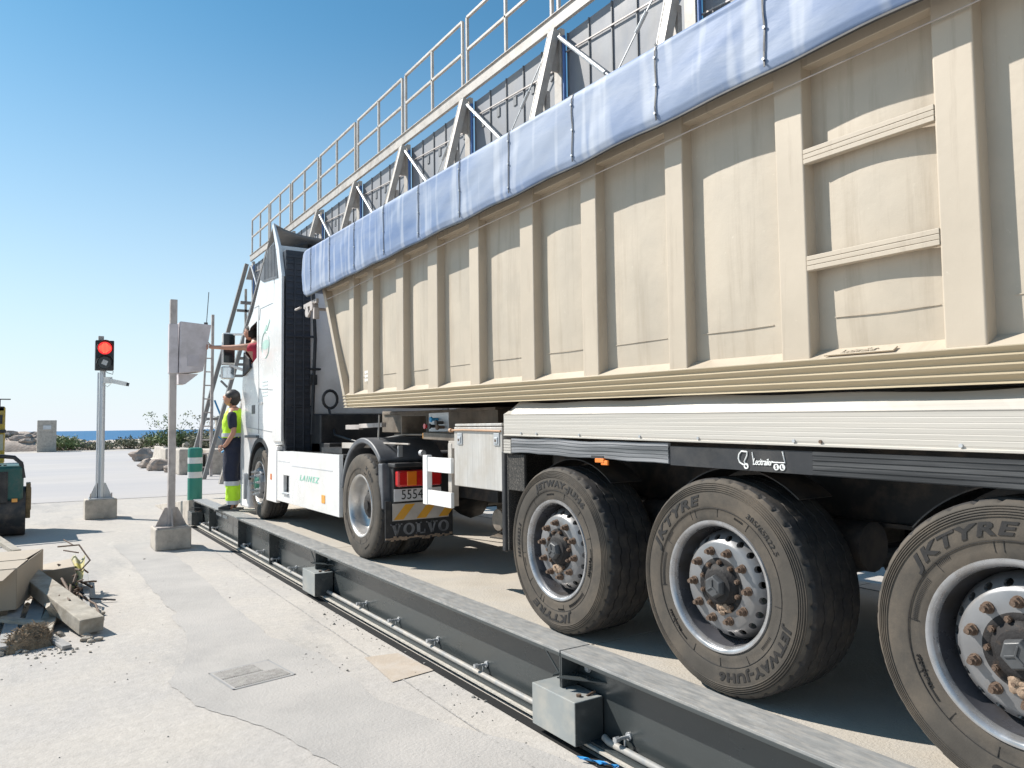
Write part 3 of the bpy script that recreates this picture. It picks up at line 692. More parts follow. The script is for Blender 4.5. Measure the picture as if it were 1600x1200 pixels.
# top rail and wire
m = MB(); m.box(XN+.012, PX+.02, Y0, 8.22, 3.345, 3.43); m.box(XN-.012, PX+.02, Y0, 8.26, 3.43, 3.50)
part('top_rail', m, M['body'], tr, bevel=.004)
m = MB(); m.box(XF-.09, XF+.01, Y0, 8.22, 3.345, 3.50); part('top_rail', m, M['body'], tr)
m = MB(); m.tube([(XN-.02, 8.15, 3.235), (XN-.022, 5, 3.265), (XN-.022, 2.5, 3.275), (XN-.02, .3, 3.27)], .0035, 6); part('cable', m, M['galvd'], tr)
# tarpaulin
strapY = [1.36, 2.05, 2.72, 3.42, 4.12, 4.80, 5.50, 6.22, 6.95, 7.68, 8.30]
TY0, TY1 = .15, 8.78
def tarp_sec(s_, y):
    """s_ 0..1 from the bottom hem up over to the crown"""
    top = 3.735 + .022*(y-1.5)
    pin = min(abs(y-q) for q in strapY); 
    slack = min(1, pin/.30)
    if s_ < .55:
        t = s_/.55; z = 3.330 + (top-.045-3.33)*t
        x = 2.672 - .008*math.sin(math.pi*t)*slack + .010*(t < .05)
        x += .007*noise.noise(Vector((y*1.1, z*5+y*.9, 3))) + .003*noise.noise(Vector((y*4, z*12+y*6, 1)))
        z += .004*math.sin(y*8.9)*(1-t)
    else:
        t = (s_-.55)/.45
        if t < .4:
            a = t/.4*math.pi/2*.88; x = 2.672 + .055*(1-math.cos(a)); z = top-.045 + .045*math.sin(a)
        else:
            q = (t-.4)/.6; x = 2.72 + (4.05-2.72)*q; z = top-.002+.16*math.sin(q*math.pi/2)
    return x, z
m = MB()
def tf_(u, v):
    y = TY0+(TY1-TY0)*u
    s_ = v
    x, z = tarp_sec(s_, y)
    e = max(0, (y-(TY1-.28))/.28)    # rounded front corner
    if e > 0:
        x += .10*(1-math.sqrt(max(0, 1-e*e))); z -= (.10*(1-math.sqrt(max(0, 1-e*e))) if v > .5 else 0)
        if v < .25: z += .09*e*(1-v/.25)
    return (x, y, z)
m.grid(260, 44, tf_)
w_ = MB(); w_.add([(8.10-v[0], v[1], v[2]) for v in m.v], m.f)
fr_ = MB(); 
def tff(u, v):
    x, z = tarp_sec(v*.9, TY1); x = x+.10; 
    X = x + (8.10-2*x)*u; zz = z - (.09 if v > .5 else 0) + (.09*(1-v/.25) if v < .25 else 0)
    return (X, TY1+.004-.02*abs(u-.5), zz)
fr_.grid(20, 16, tff); m.merge(w_); m.merge(fr_)
tp = part('tarpaulin', m, M['tarp'], tr, smooth=70)
so_ = tp.modifiers.new('thick', 'SOLIDIFY'); so_.thickness = .004
for y in strapY:
    s_ = MB(); prev = None; y2 = y+.012
    pts = []
    for k in range(13):
        v = .03 + .62*k/12; x, z = tarp_sec(v, y); pts.append((x-.006, y+.003*math.sin(k), z+(.003 if k > 10 else 0)))
    for a, b in zip(pts[:-1], pts[1:]): s_.bar(a, b, .008, .003, (1,0,0))
    st_ = part('strap', s_, M['black'], tp)
    for k in (1, 5, 9):
        b_ = MB(); b_.cyl((pts[k][0]+.002,pts[k][1],pts[k][2]), (pts[k][0]-.007,pts[k][1],pts[k][2]), .007, n=8); part('stud', b_, M['galv'], tp)
hem = MB(); prev = None
pts = [(tarp_sec(.0, TY0+(8.5-TY0)*k/120)[0]+.004, TY0+(8.5-TY0)*k/120, tarp_sec(.0, TY0+(8.5-TY0)*k/120)[1]-.004) for k in range(121)]
hem.tube(pts, .009, 6); part('hem_rope', hem, M['black'], tp)
# folded crank gear under the front of the cover
m = MB(); m.cyl((2.72,8.70,3.22),(3.2,8.70,3.22), .018); m.bar((2.74,8.28,3.25),(2.74,8.75,3.24), .03, .05); m.cyl((2.72,8.62,3.16),(2.76,8.62,3.16), .06, n=16); m.cyl((2.71,8.42,3.20),(2.78,8.42,3.20), .05, n=16)
m.bar((2.73,8.60,3.10),(2.73,8.34,3.26), .02, .02); m.bar((2.75,8.36,3.05),(2.75,8.36,3.18), .06, .05); m.cyl((2.70,8.78,3.235),(2.70,8.98,3.235), .014)
part('cover_crank', m, M['galvd'], tr, bevel=.003)
# embossed maker plate on the ledge
m = MB(); m.hexa([(2.798,1.60,2.066),(2.830,1.60,2.084),(2.830,1.86,2.088),(2.798,1.90,2.070),(2.792,1.60,2.070),(2.824,1.60,2.088),(2.824,1.86,2.092),(2.792,1.90,2.074)])
lt = textmb('Lecitrailer', .036, .015, .002, .3)
ang = math.atan2(.018, .032)
m.add([(2.808 + v[1]*.85 - v[2], 1.75 - v[0]*1.05, 2.081 + v[1]*.50 + v[2]*2) for v in lt.v], lt.f)
part('maker_plate', m, M['body'], tr)
# little label near the front
m = MB()
for i in range(2):
    for j in range(3):
        m.box(PX-.018-.003, PX-.018, 7.06+i*.045, 7.06+i*.045+.032, 2.26+j*.04, 2.26+j*.04+.028)
part('label_sticker', m, M['wink'], tr)
# white aluminium side guard and the dark skirt below
def guard_f(y):
    return zr(y)
m = MB(); prof = [(2.778,1.683),(2.778,1.690),(2.784,1.694)]
for k in range(6): prof += [(2.7832,1.700+k*.021),(2.7825,1.7020+k*.021),(2.7825,1.7180+k*.021)]
prof += [(2.782,1.826),(2.779,1.830),(2.850,1.908),(2.870,1.905),(2.80,1.68)]
n = len(prof); vs = []
NY = 40
for j in range(NY+1):
    y = Y0 + (4.40-Y0)*j/NY
    for x, z in prof:
        zz = z+zr(y)
        if z > 1.90:
            zz += .006*math.sin(y*3.1)+.005*math.sin(y*7.3+1); 
            if j == NY: zz -= .05
        if j == NY and z > 1.82: zz -= .0
        vs.append((x, y, zz))
fs = [tuple(range(n))[::-1], tuple(NY*n+i for i in range(n))]
for j in range(NY):
    for i in range(n): fs.append((j*n+i, j*n+(i+1)%n, (j+1)*n+(i+1)%n, (j+1)*n+i))
m.add(vs, fs); part('side_guard', m, M['alu'], tr)
for y in (4.18,4.0,3.55,3.02,2.60,2.05,1.92,1.36,.9):
    m = MB(); m.cyl((2.786,y,1.703+zr(y)),(2.776,y,1.703+zr(y)), .0075, n=10); part('rivet', m, M['rust'] if y in (1.92,) else M['galv'], tr)
def skirt(y0, y1, zt, zb, mt, wav=0, label=None):
    m = MB(); prof = [(2.795,0)]
    for k in range(5): prof += [(2.795, (k+.1)/5), (2.791, (k+.2)/5), (2.791, (k+.85)/5), (2.795,(k+.95)/5)]
    prof += [(2.795,1),(2.81,1),(2.81,0)]; n = len(prof); vs = []; NN = 14
    for j in range(NN+1):
        y = y0+(y1-y0)*j/NN
        zt_ = zt(y)+wav*noise.noise(Vector((y*3,0,0))); zb_ = zb(y)+wav*.6*noise.noise(Vector((y*4,5,0)))
        for x, q in prof: vs.append((x, y, zb_+(zt_-zb_)*q))
    fs = [tuple(range(n))[::-1], tuple(NN*n+i for i in range(n))]
    for j in range(NN):
        for i in range(n): fs.append((j*n+i, j*n+(i+1)%n, (j+1)*n+(i+1)%n, (j+1)*n+i))
    m.add(vs, fs); return part('skirt', m, mt, tr, label=label)
zt = lambda y: 1.662 + .012*(y-1.2); zb = lambda y: 1.560 + .014*(y-1.2)
skirt(.25, 1.968, zt, zb, M['blackal'])
skirt(2.82, 4.32, lambda y: zt(y)+.012, lambda y: zb(y)+.008, M['dustal'], .02)
skirt(4.33, 4.42, zt, zb, M['alu'])
m = MB(); m.hexa([(2.797,1.972,zb(2)),(2.812,1.972,zb(2)),(2.812,2.81,zb(2.8)),(2.797,2.81,zb(2.8)),(2.797,1.972,zt(2)),(2.812,1.972,zt(2)),(2.812,2.81,zt(2.8)),(2.797,2.81,zt(2.8))])
sk_ = part('skirt', m, M['black'], tr, label='smooth black skirt piece with white trailer logo')
# logo on the skirt
lg = MB(); X_ = 2.7945
def sp_(pts, r=.0035): lg.tube([(X_, y, z) for y, z in pts], r, 6)
cy, cz = 2.335, 1.632
sp_([(cy+.0-.02,1.662),(cy+.012,1.664),(cy+.026,1.650),(cy+.030,1.630),(cy+.022,1.612),(cy+.004,1.602),(cy-.01,1.602)], .0038)
sp_([(cy-.022,1.664),(cy-.020,1.645),(cy-.012,1.630),(cy-.004,1.618),(cy-.010,1.604)], .003)
def disk(y, z, r): lg.cyl((X_+.004,y,z),(X_-.002,y,z), r, n=18)
disk(cy-.014, 1.596, .0135)
tx = textmb('Lecitrailer', .047, .012, .001, .35, .92); lg.merge(side_text(tx, cy-.105, X_-.001, 1.617, .62, .9))
sp_([(cy-.050,1.662),(cy-.058,1.606)], .0028); sp_([(cy-.215,1.668),(cy-.226,1.618),(cy-.160,1.618)], .0035)
disk(cy-.180, 1.598, .0145); disk(cy-.212, 1.598, .0145)
part('trailer_logo', lg, M['wink'], tr, smooth=40)
lg = MB(); lg.merge(side_text(textmb('S', .022, .02, .001), cy-.180, X_-.003, 1.598)); lg.merge(side_text(textmb('L', .022, .02, .001), cy-.212, X_-.003, 1.598)); lg.cyl((X_,cy-.014,1.596),(X_-.004,cy-.014,1.596), .005, n=10)
part('logo_letters', lg, M['ink'], tr)
# orange side marker
m = MB(); m.box(2.782, 2.80, 3.33, 3.41, 1.575, 1.60); m.box(2.785, 2.80, 3.30, 3.36, 1.562, 1.59); part('side_marker', m, M['orange'], tr, bevel=.004)
m = MB(); m.box(2.788, 2.80, 3.34, 3.45, 1.60, 1.615); part('marker_bracket', m, M['black'], tr)
# toolbox
tb = MB(); tb.box(2.80, 3.25, 4.455, 5.16, 1.335, 1.79); tbo = part('toolbox', tb, M['alubox'], tr, bevel=.006)
m = MB(); m.box(2.795, 3.26, 4.45, 5.135, 1.795, 1.815); part('lid', m, M['alubox'], tbo, bevel=.004)
m = MB(); m.tube([(2.792,5.20,1.765),(2.790,5.0,1.768),(2.790,4.6,1.762),(2.792,4.46,1.758)], .007, 8); m.cyl((2.792,5.215,1.765),(2.792,5.185,1.765), .016, n=10); part('lid_rod', m, mat('copper_rod', (.45,.27,.16), .5), tbo, smooth=40)
for y in (5.06, 4.52):
    m = MB(); m.box(2.792, 2.801, y-.037, y+.037, 1.655, 1.745); m.box(2.786, 2.793, y-.022, y+.022, 1.668, 1.715); lo = part('latch', m, M['galv'], tbo, bevel=.003)
    m = MB(); m.box(2.784, 2.7865, y-.006, y+.012, 1.682, 1.70); part('latch_pin', m, M['rust'], tbo)
# front side guard frame: post with two boards
m = MB(); m.box(2.78, 2.83, 5.60, 5.68, 1.150, 1.560); part('guard_post', m, M['white'], tr, bevel=.006)
for z0, z1 in ((1.425,1.545),(1.155,1.275)):
    m = MB(); m.box(2.785, 2.815, 5.19, 5.598, z0, z1); part('guard_board', m, M['white'], tr, bevel=.004)
m = MB(); m.box(2.835, 2.90, 5.27, 5.33, 1.16, 1.66); m.box(2.84, 3.6, 5.20, 5.33, 1.62, 1.68); part('guard_bracket', m, M['steelw'], tr, bevel=.004)
# mud guards in front of the first axle
m = MB(); m.box(2.815, 3.20, 4.40, 4.425, .93, 1.60); m.box(2.815, 2.835, 4.20, 4.40, 1.35, 1.60); part('mud_flap', m, M['speck'], tr, bevel=.004)
m = MB(); m.box(2.80, 2.83, 4.425, 4.47, .92, 1.62); part('flap_edge', m, M['black'], tr, bevel=.01)
# chassis
m = MB()
for x in (3.55, 4.45):
    m.box(x, x+.02, .2, 5.3, 1.30, 1.85); m.box(x-.05, x+.12, .2, 5.3, 1.85, 1.87); m.box(x-.05, x+.12, .2, 5.3, 1.28, 1.30)
for y in (.6, 1.9, 3.2, 4.5, 5.2): m.box(3.57, 4.45, y, y+.1, 1.5, 1.8)
part('chassis_frame', m, M['frame'], tr)
m = MB()
for x in (3.30, 4.70): m.hexa([(x,5.31,1.72),(x+.10,5.31,1.72),(x+.10,7.75,1.74),(x,7.75,1.74),(x,5.31,1.93),(x+.10,5.31,1.93),(x+.10,7.75,1.97),(x,7.75,1.97)])
m.box(3.28, 4.82, 5.32, 7.7, 1.93, 1.955)
part('gooseneck', m, M['dgal'], tr, bevel=.004)
m = MB(); m.box(3.02, 3.28, 6.1, 6.8, 1.715, 1.73); m.box(3.02, 3.28, 6.62, 6.64, 1.73, 1.90); m.bar((3.0,5.35,1.70),(3.0,6.05,1.715), .06, .06); m.box(3.0, 3.3, 5.4, 5.46, 1.70, 1.76)
part('gooseneck_bracket', m, M['dgal'], tr, bevel=.004)
m = MB(); m.box(2.985, 3.005, 6.03, 6.10, 1.69, 1.74); part('amber_cap', m, M['yel'], tr)
m = MB(); m.box(3.05, 3.06, 5.72, 6.10, 1.75, 1.92); part('valve_panel', m, M['galv'], tr, bevel=.004)
for y, z, c_ in ((6.04,1.80,'red'),(5.92,1.86,'tealblue'),(5.95,1.80,'black'),(5.82,1.83,'black'),(5.80,1.79,'rust')):
    m = MB(); m.cyl((3.05,y,z),(2.99,y,z), .014, n=10); m.cyl((2.99,y,z),(2.975,y,z), .024, n=12); part('valve_knob', m, M[c_], tr, smooth=40)
m = MB()
m.bar((3.0,7.62,1.80),(3.0,8.02,1.80), .05, .05); m.bar((3.0,7.0,1.82),(3.0,7.62,1.81), .05, .045); part('support_bar', m, M['galvd'], tr, bevel=.003)
m = MB(); m.bar((2.95,7.60,1.60),(2.95,8.0,1.60), .05, .06); m.bar((2.95,6.9,1.62),(2.95,7.60,1.605), .05, .055); m.tube([(2.95,7.0,1.92),(2.94,7.0,1.70),(2.95,6.98,1.66)], .010, 6); m.box(2.94, 2.96, 6.3, 7.0, 1.63, 1.645)
part('support_bar', m, M['steelw'], tr, bevel=.003)
# landing leg
m = MB(); m.box(3.16, 3.28, 4.78, 4.90, 1.08, 1.75); m.cyl((3.05,4.93,1.07),(3.14,4.93,1.07), .085, n=18); m.cyl((3.14,4.84,1.06),(3.32,4.84,1.06), .06, n=14); m.box(3.12,3.34,4.74,4.94,1.00,1.09)
part('landing_leg', m, M['dgal'], tr, bevel=.005)
m = MB(); m.obox((3.20,4.84,.94), (.36,.36,.014), Matrix.Rotation(.6,3,'Z') @ Matrix.Rotation(.08,3,'X')); m.hexa([(3.12,4.76,.95),(3.30,4.76,.95),(3.30,4.92,.95),(3.12,4.92,.95),(3.16,4.79,1.02),(3.26,4.79,1.02),(3.26,4.89,1.02),(3.16,4.89,1.02)])
part('foot_plate', m, M['dgal'], tr, bevel=.003)
m = MB(); m.box(4.85, 4.97, 4.78, 4.90, .95, 1.75); part('landing_leg', m, M['dgal'], tr)
# air tanks and brake chambers in the dark underneath
for a, b, r in (((3.70,3.2,1.45),(4.40,3.2,1.45),.13),((3.70,1.9,1.45),(4.40,1.9,1.45),.13)):
    m = MB(); m.cyl(a, b, r, n=20); part('air_tank', m, M['frame'], tr, smooth=40)
for y in (1.21,2.52,3.83):
    m = MB(); m.cyl((3.3,y+.35,1.25),(3.3,y+.15,1.25), .11, n=18); part('air_spring', m, M['frame'], tr, smooth=40)
    m = MB(); m.cyl((3.38,y-.25,1.20),(3.38,y-.45,1.2), .12, n=18); part('brake_chamber', m, M['frame'], tr, smooth=40)
m = MB()
for y in (1.21,2.52,3.83): m.box(3.42, 3.52, y-.35, y+.45, 1.13, 1.20); m.box(3.40,3.54,y+.35,y+.47,.98,1.35)
part('suspension_arm', m, M['frame'], tr)
m = MB(); m.box(4.6, 5.25, 4.3, 5.9, .56, 1.65); part('far_light_blocker', m, M['frame'], tr, bevel=.01)  # added dark box, blocks light and view under the trailer's far side
m = MB(); m.box(5.29, 5.31, .25, 4.4, 1.56, 1.67); part('skirt', m, M['blackal'], tr)
m = MB(); m.box(5.24, 5.318, .25, 4.4, 1.68, 1.90); part('side_guard', m, M['alu'], tr)
# wheel arches: thin guards over each tyre
def arc_guard(yc, zc, r, x0, x1, a0, a1, mt, name, par, th=.006, n=26, bev=0):
    m = MB(); vs = []
    for i in range(n+1):
        a = R_(a0+(a1-a0)*i/n)
        for x in (x0, x1):
            for rr in (r, r+th): vs.append((x, yc - rr*math.sin(a), zc + rr*math.cos(a)))
    fs = [(0,1,3,2), (4*n,4*n+1,4*n+3,4*n+2)]
    for i in range(n):
        b = 4*i; fs += [(b,b+4,b+5,b+1),(b+2,b+3,b+7,b+6),(b,b+2,b+6,b+4),(b+1,b+5,b+7,b+3)]
    m.add(vs, fs); return part(name, m, mt, par, smooth=40, bevel=bev)
TWY = (1.21, 2.52, 3.83)
for y in TWY:
    arc_guard(y, HUBZ, .560, 2.95, 3.2, -50, 40, M['frame'], 'mudguard', tr)
    m = MB(); m.cyl((3.1,y,HUBZ),(5.0,y,HUBZ), .065, n=16); part('axle', m, M['frame'], tr)
tw = trailer_wheel(); Wt = WL[tr.name]
tw.parent = tr; tw.location = Vector((2.796, 2.52, HUBZ))-Wt; 
def mud(w_, ph, sc):
    m = MB()
    for i in range(7): 
        a = R_(ph+rnd.uniform(-16,16)); r = rnd.uniform(.095,.135)
        m.rock((.022,-r*math.sin(a),r*math.cos(a)), (.014*sc,.022*sc,.020*sc), i, amp=.6)
    return sub('mud_lump', m, M['mud'], w_)
for y, rot in ((3.83, 227), (1.21, 15)): 
    c = copy_tree(tw, tr, Vector((2.796, y, HUBZ))-Wt, (R_(rot),0,0)); mud(c, 180-rot, 1.0)
mud(tw, 168, .9)
for y in TWY: copy_tree(tw, tr, Vector((5.334, y, HUBZ))-Wt, (0,0,math.pi))
# ------------------------------------------------------------------ tractor unit
tk = thing('tractor_unit', (4.07, 9.2, DK), 'white truck tractor with open driver window, green lettering on its side skirt', 'truck')
M['fender'] = mat('dusty_black_fender', (.10,.104,.115), .5, var=.15, scale=3, dirt=((.20,.20,.20), .5), dsc=5)
M['under'] = mat('grey_fairing_underside', (.20,.185,.17), .6)
arch = [(11.13-.66*math.sin(R_(a)), 1.0+.66*math.cos(R_(a))) for a in range(50, -86, -9)]
poly = [(10.02,1.58),(10.45,1.56)] + [q for q in arch] + [(11.84,.62),(12.30,.62),(12.34,1.3),(12.30,2.0),(12.22,2.62),(12.12,3.22),(11.86,3.42),(11.60,3.58),(11.22,3.95),(10.98,4.18),(10.60,4.28),(10.16,4.30),(10.12,3.4),(10.10,2.4)]
cb = MB(); cb.prism(poly, 'x', 2.835, 5.265)
cabme = mesh_of('cab', cb, [M['white'], M['navyblk']])
cut = MB(); cut.prism([(11.36,2.86),(11.36,3.40),(11.74,3.35),(12.05,3.18),(12.07,2.70),(11.62,2.79)], 'x', 2.7, 2.93)
cut2 = MB(); cut2.prism([(10.4,2.2),(10.4,3.6),(11.4,3.6),(11.95,3.25),(12.1,2.7),(12.15,2.2)], 'x', 2.90, 5.2)
def bool_(me, cm, mt):
    o = bpy.data.objects.new('a', me); C.objects.link(o); cme = mesh_of('c', cm, mt); co = bpy.data.objects.new('c', cme); C.objects.link(co)
    b = o.modifiers.new('b', 'BOOLEAN'); b.object = co; b.solver = 'EXACT'
    try: b.material_mode = 'TRANSFER'
    except Exception: pass
    r = bpy.data.meshes.new_from_object(o.evaluated_get(bpy.context.evaluated_depsgraph_get()))
    bpy.data.objects.remove(o); bpy.data.objects.remove(co); return r
def part_me(name, me, parent, bevel=0, smooth=30):
    me.transform(Matrix.Translation(-WL[parent.name])); o = bpy.data.objects.new(name, me); C.objects.link(o); o.parent = parent; WL[name] = WL[parent.name]
    WL[o.name] = WL[parent.name]
    if bevel: b = o.modifiers.new('bevel','BEVEL'); b.width = bevel; b.segments = 3; b.limit_method = 'ANGLE'; b.angle_limit = R_(40)
    return o
cabme = bool_(cabme, cut2, M['navyblk']); cabme = bool_(cabme, cut, M['black'])
cab = part_me('cab', cabme, tk, .03)
# front light-grey bumper corner, wheel arch trim
arc_guard(11.13, 1.0, .605, 2.825, 3.15, -88, 58, M['black'], 'arch_trim', tk, .06, 30)
m = MB(); m.box(2.83, 3.1, 11.80, 12.32, .58, .95); part('bumper', m, M['whitew'], tk, bevel=.03)
m = MB(); m.box(2.78, 2.84, 11.86, 11.92, .72, 1.12); part('corner_trim', m, M['galv'], tk, bevel=.01)
# door seams
m = MB(); X = 2.8335
def seam(pts, w=.008):
    for a, b in zip(pts[:-1], pts[1:]): m.bar((X,a[0],a[1]), (X,b[0],b[1]), w, .006, (1,0,0))
seam([(11.22,1.72),(11.22,2.5),(11.26,3.0),(11.24,3.62),(11.5,3.62)]); seam([(10.50,1.75),(11.9,1.82)]); seam([(10.42,2.33),(11.20,2.38)])
seam([(10.5,3.55),(11.15,3.56),(11.2,3.4)], .005); seam([(10.42,1.75),(10.42,4.1)], .005)
part('door_seam', m, mat('grey_gap', (.25,.25,.26), .7), cab)
m = MB(); m.hexa([(2.797,9.93,1.62),(2.838,9.95,1.62),(2.838,10.40,1.62),(2.81,10.40,1.62),(2.797,9.93,3.84),(2.838,9.95,3.84),(2.838,10.34,3.80),(2.81,10.34,3.80)])
part('side_fairing', m, M['white'], tk, bevel=.008)
m = MB(); m.hexa([(2.81,9.97,3.84),(2.86,9.97,3.84),(2.86,10.12,3.84),(2.81,10.12,3.84),(2.81,10.12,4.25),(2.86,10.12,4.25),(2.86,10.26,4.25),(2.81,10.26,4.25)])
m.hexa([(2.81,10.12,4.25),(2.86,10.12,4.25),(2.86,10.26,4.25),(2.81,10.26,4.25),(2.81,10.40,4.66),(2.84,10.40,4.66),(2.84,10.46,4.64),(2.81,10.46,4.64)])
part('upper_fairing', m, M['white'], tk, bevel=.006)
m = MB(); m.prism([(10.22,3.86),(10.98,3.93),(11.16,4.0),(10.74,4.35),(10.40,4.40),(10.28,4.20)], 'x', 2.822, 2.834)
for k in range(9): m.bar((2.820,10.30+k*.075,3.90+k*.006), (2.820,10.30+k*.075,4.36-.0-max(0,k-5)*.05), .012, .006, (1,0,0))
part('roof_vent', m, M['fender'], tk)
m = MB()
def spf(u, v):
    x = 2.84+(5.26-2.84)*u; e = abs(2*u-1)**6
    y = 10.30+.12*e + .95*v; z = 4.50 + .16*e*(1-v) - .62*v**1.25 + .05*(1-e)*math.sin(math.pi*v)
    return (x, y, z)
m.grid(40, 12, spf)
sp = part('roof_deflector', m, [M['under']], tk, smooth=70); q = sp.modifiers.new('s','SOLIDIFY'); q.thickness = .035
m = MB(); m.bar((2.95,10.28,4.28),(3.25,10.30,4.42), .03, .03); m.bar((3.35,10.2,4.2),(3.35,10.5,4.45), .05, .04); part('deflector_stay', m, M['black'], tk)
# air intake stack with ribs, rear wall
m = MB(); m.box(2.862, 3.20, 9.96, 10.10, 1.30, 4.20)
m.mi = 0
for k in range(34): m.box(2.868, 3.196, 9.948, 9.961, 1.36+k*.083, 1.405+k*.083)
for x in (2.97, 3.09): m.box(x, x+.022, 9.935, 9.949, 1.5, 4.1)
m.box(2.86, 3.25, 9.93, 9.95, 3.02, 3.05); m.box(2.95, 3.20, 9.93, 9.95, 2.08, 2.095)
part('air_intake', m, M['navyblk'], tk, bevel=.006)
m = MB(); m.box(3.21, 5.2, 10.04, 10.098, 1.98, 4.1); part('rear_wall', m, M['whitew'], cab, bevel=.02)
m = MB(); m.box(3.19, 3.33, 9.90, 9.98, 2.58, 2.61); m.obox((3.235,9.95,2.45), (.10,.06,.14)); m.tube([(3.22,9.95,3.9),(3.26,9.94,3.0),(3.24,9.94,2.5),(3.2,9.9,1.7)], .025, 8)
part('rear_fitting', m, M['black'], tk, bevel=.01)
m = MB(); m.tube([(3.42+.10*math.cos(a),9.8,2.18+.12*math.sin(a)) for a in [i*.4 for i in range(17)]], .02, 8); m.tube([(3.4,9.8,2.06),(3.38,9.5,1.7),(3.5,8.9,1.60),(3.7,8.0,1.7)], .018, 8)
part('air_hose', m, M['black'], tk, smooth=50)
m = MB(); m.box(3.2, 5.0, 9.55, 10.03, 1.06, 1.98); part('frame_cover', m, M['black'], tk, bevel=.02)
# chassis
m = MB()
for x in (3.65, 4.42): m.box(x, x+.07, 5.9, 11.8, 1.08, 1.36)
m.box(3.2, 4.95, 9.2, 9.9, 1.05, 1.6); m.box(3.55, 4.6, 6.8, 7.7, 1.37, 1.52); m.box(2.95, 3.6, 7.9, 9.7, .95, 1.38); m.box(4.6, 5.2, 7.9, 9.7, .8, 1.38)
m.box(2.9, 3.6, 10.15, 10.5, .8, 1.5); m.box(3.2,5.0,10.3,11.9,1.1,1.56)
part('tractor_frame', m, M['frame'], tk, bevel=.01)
m = MB(); m.hexa([(2.87,7.78,1.47),(3.3,7.78,1.47),(3.3,10.1,1.45),(2.87,10.1,1.45),(2.87,7.78,1.50),(3.3,7.78,1.50),(3.3,10.1,1.48),(2.87,10.1,1.48)]); m.box(3.0,3.3,8.2,8.9,1.5,1.56)
part('catwalk', m, M['black'], tk)
# side skirt with battery recess
sk2 = MB()
def pl_(y0, y1, z0, z1, zz0=None): sk2.box(2.80, 2.845, y0, y1, z0, z1)
pl_(7.74, 9.56, .84, 1.505); pl_(9.82, 10.14, .84, 1.495); pl_(9.56, 9.82, .84, .97); pl_(9.56, 9.82, 1.19, 1.50)
sks = part('tractor_skirt', sk2, M['white'], tk, bevel=.003)
m = MB(); m.box(2.85, 2.9, 9.54, 9.84, .95, 1.21); part('recess', m, M['black'], sks)
m = MB(); m.bar((2.79,9.57,.955),(2.79,9.81,.955), .03, .02); m.box(2.81,2.84,9.57,9.62,.98,1.18); part('recess_handle', m, M['galv'], sks, bevel=.004)
m = MB(); m.box(2.797,2.801,7.95,9.45,1.318,1.326); m.box(2.797,2.801,9.55,10.12,1.36,1.368); m.box(2.796,2.80,10.12,10.14,.85,1.5); part('panel_line', m, mat('pale_grey', (.45,.46,.48), .5), sks)
m = MB(); m.hexa([(2.80,10.16,.80),(2.86,10.16,.80),(2.86,10.66,.80),(2.80,10.66,.80),(2.80,10.16,1.50),(2.86,10.16,1.50),(2.86,10.56,1.52),(2.80,10.56,1.52)]); m.box(2.80, 2.95, 10.12, 10.5, 1.50, 1.56)
part('step_panel', m, M['whitew'], tk, bevel=.012)
m = MB(); m.box(2.794,2.801,10.37,10.45,1.10,1.18); part('reflector', m, M['orange'], tk)
m = MB(); m.box(2.794,2.801,8.19,8.30,.95,1.04); part('reflector', m, M['yel'], tk)
m = MB(); m.merge(side_text(textmb('LAINEZ', .125, .02, .001, .35, 1.45), 8.78, 2.798, 1.19, 1.25, .75)); part('skirt_lettering', m, M['green'], sks)
# green emblem on the cab side
m = MB(); cy, cz = 10.86, 3.03
m.tube([(2.836, cy+.20*math.cos(a), cz-.03+.19*math.sin(a)) for a in [i*2*math.pi/24 for i in range(25)]], .010, 4, cap=False)
m.add([(2.8335, cy+.19*math.cos(i*.262), cz-.03+.07*math.sin(i*.262)) for i in range(24)], [tuple(range(24))])
m.bar((2.832,cy-.02,cz+.14),(2.832,cy-.22,cz+.30), .03, .006, (1,0,0)); m.bar((2.832,cy+.06,cz+.15),(2.832,cy-.06,cz+.23), .05, .006, (1,0,0))
part('door_emblem', m, mat('faded_green', (.42,.60,.53), .5), cab)
m = MB(); m.box(2.830,2.8345,11.44,11.62,2.02,2.15); part('door_badge', m, M['cap'], cab)
m = MB(); m.box(2.815,2.836,11.0,11.16,2.15,2.185); part('door_handle', m, M['whitew'], cab, bevel=.006)
m = MB(); m.box(2.79,2.84,11.2,11.9,1.66,1.70); part('sill_trim', m, M['fender'], cab, bevel=.005)
m = MB()
for k in range(5): m.box(2.831,2.8345,10.75,11.02,2.46-k*.05,2.475-k*.05)
part('door_print', m, mat('faded_print', (.55,.62,.62), .5), cab)
# mirrors
mr = MB(); mr.box(2.545, 2.74, 12.30, 12.40, 2.82, 3.325); mo = part('mirror_housing', mr, M['white'], tk, bevel=.03)
m = MB(); m.box(2.56, 2.728, 12.285, 12.30, 2.845, 3.30); part('mirror_glass', m, M['glass'], mo, bevel=.01)
mr = MB(); mr.box(2.53, 2.735, 12.30, 12.40, 2.585, 2.79); mo2 = part('mirror_housing', mr, M['white'], tk, bevel=.03)
m = MB(); m.box(2.548, 2.722, 12.285, 12.30, 2.60, 2.775); part('mirror_glass', m, M['mirror'], mo2, bevel=.01)
m = MB(); m.bar((2.65,12.34,3.30),(2.95,12.15,3.30), .04, .035); m.bar((2.66,12.34,2.81),(2.92,12.2,2.70), .05, .045); part('mirror_arm', m, M['white'], tk, bevel=.008)
m = MB(); m.hexa([(2.80,11.62,2.72),(2.835,11.62,2.72),(2.835,12.1,2.62),(2.80,12.1,2.62),(2.81,11.70,2.86),(2.835,11.70,2.86),(2.835,12.08,3.0),(2.81,12.08,3.0)]); part('window_corner', m, M['black'], cab, bevel=.01)
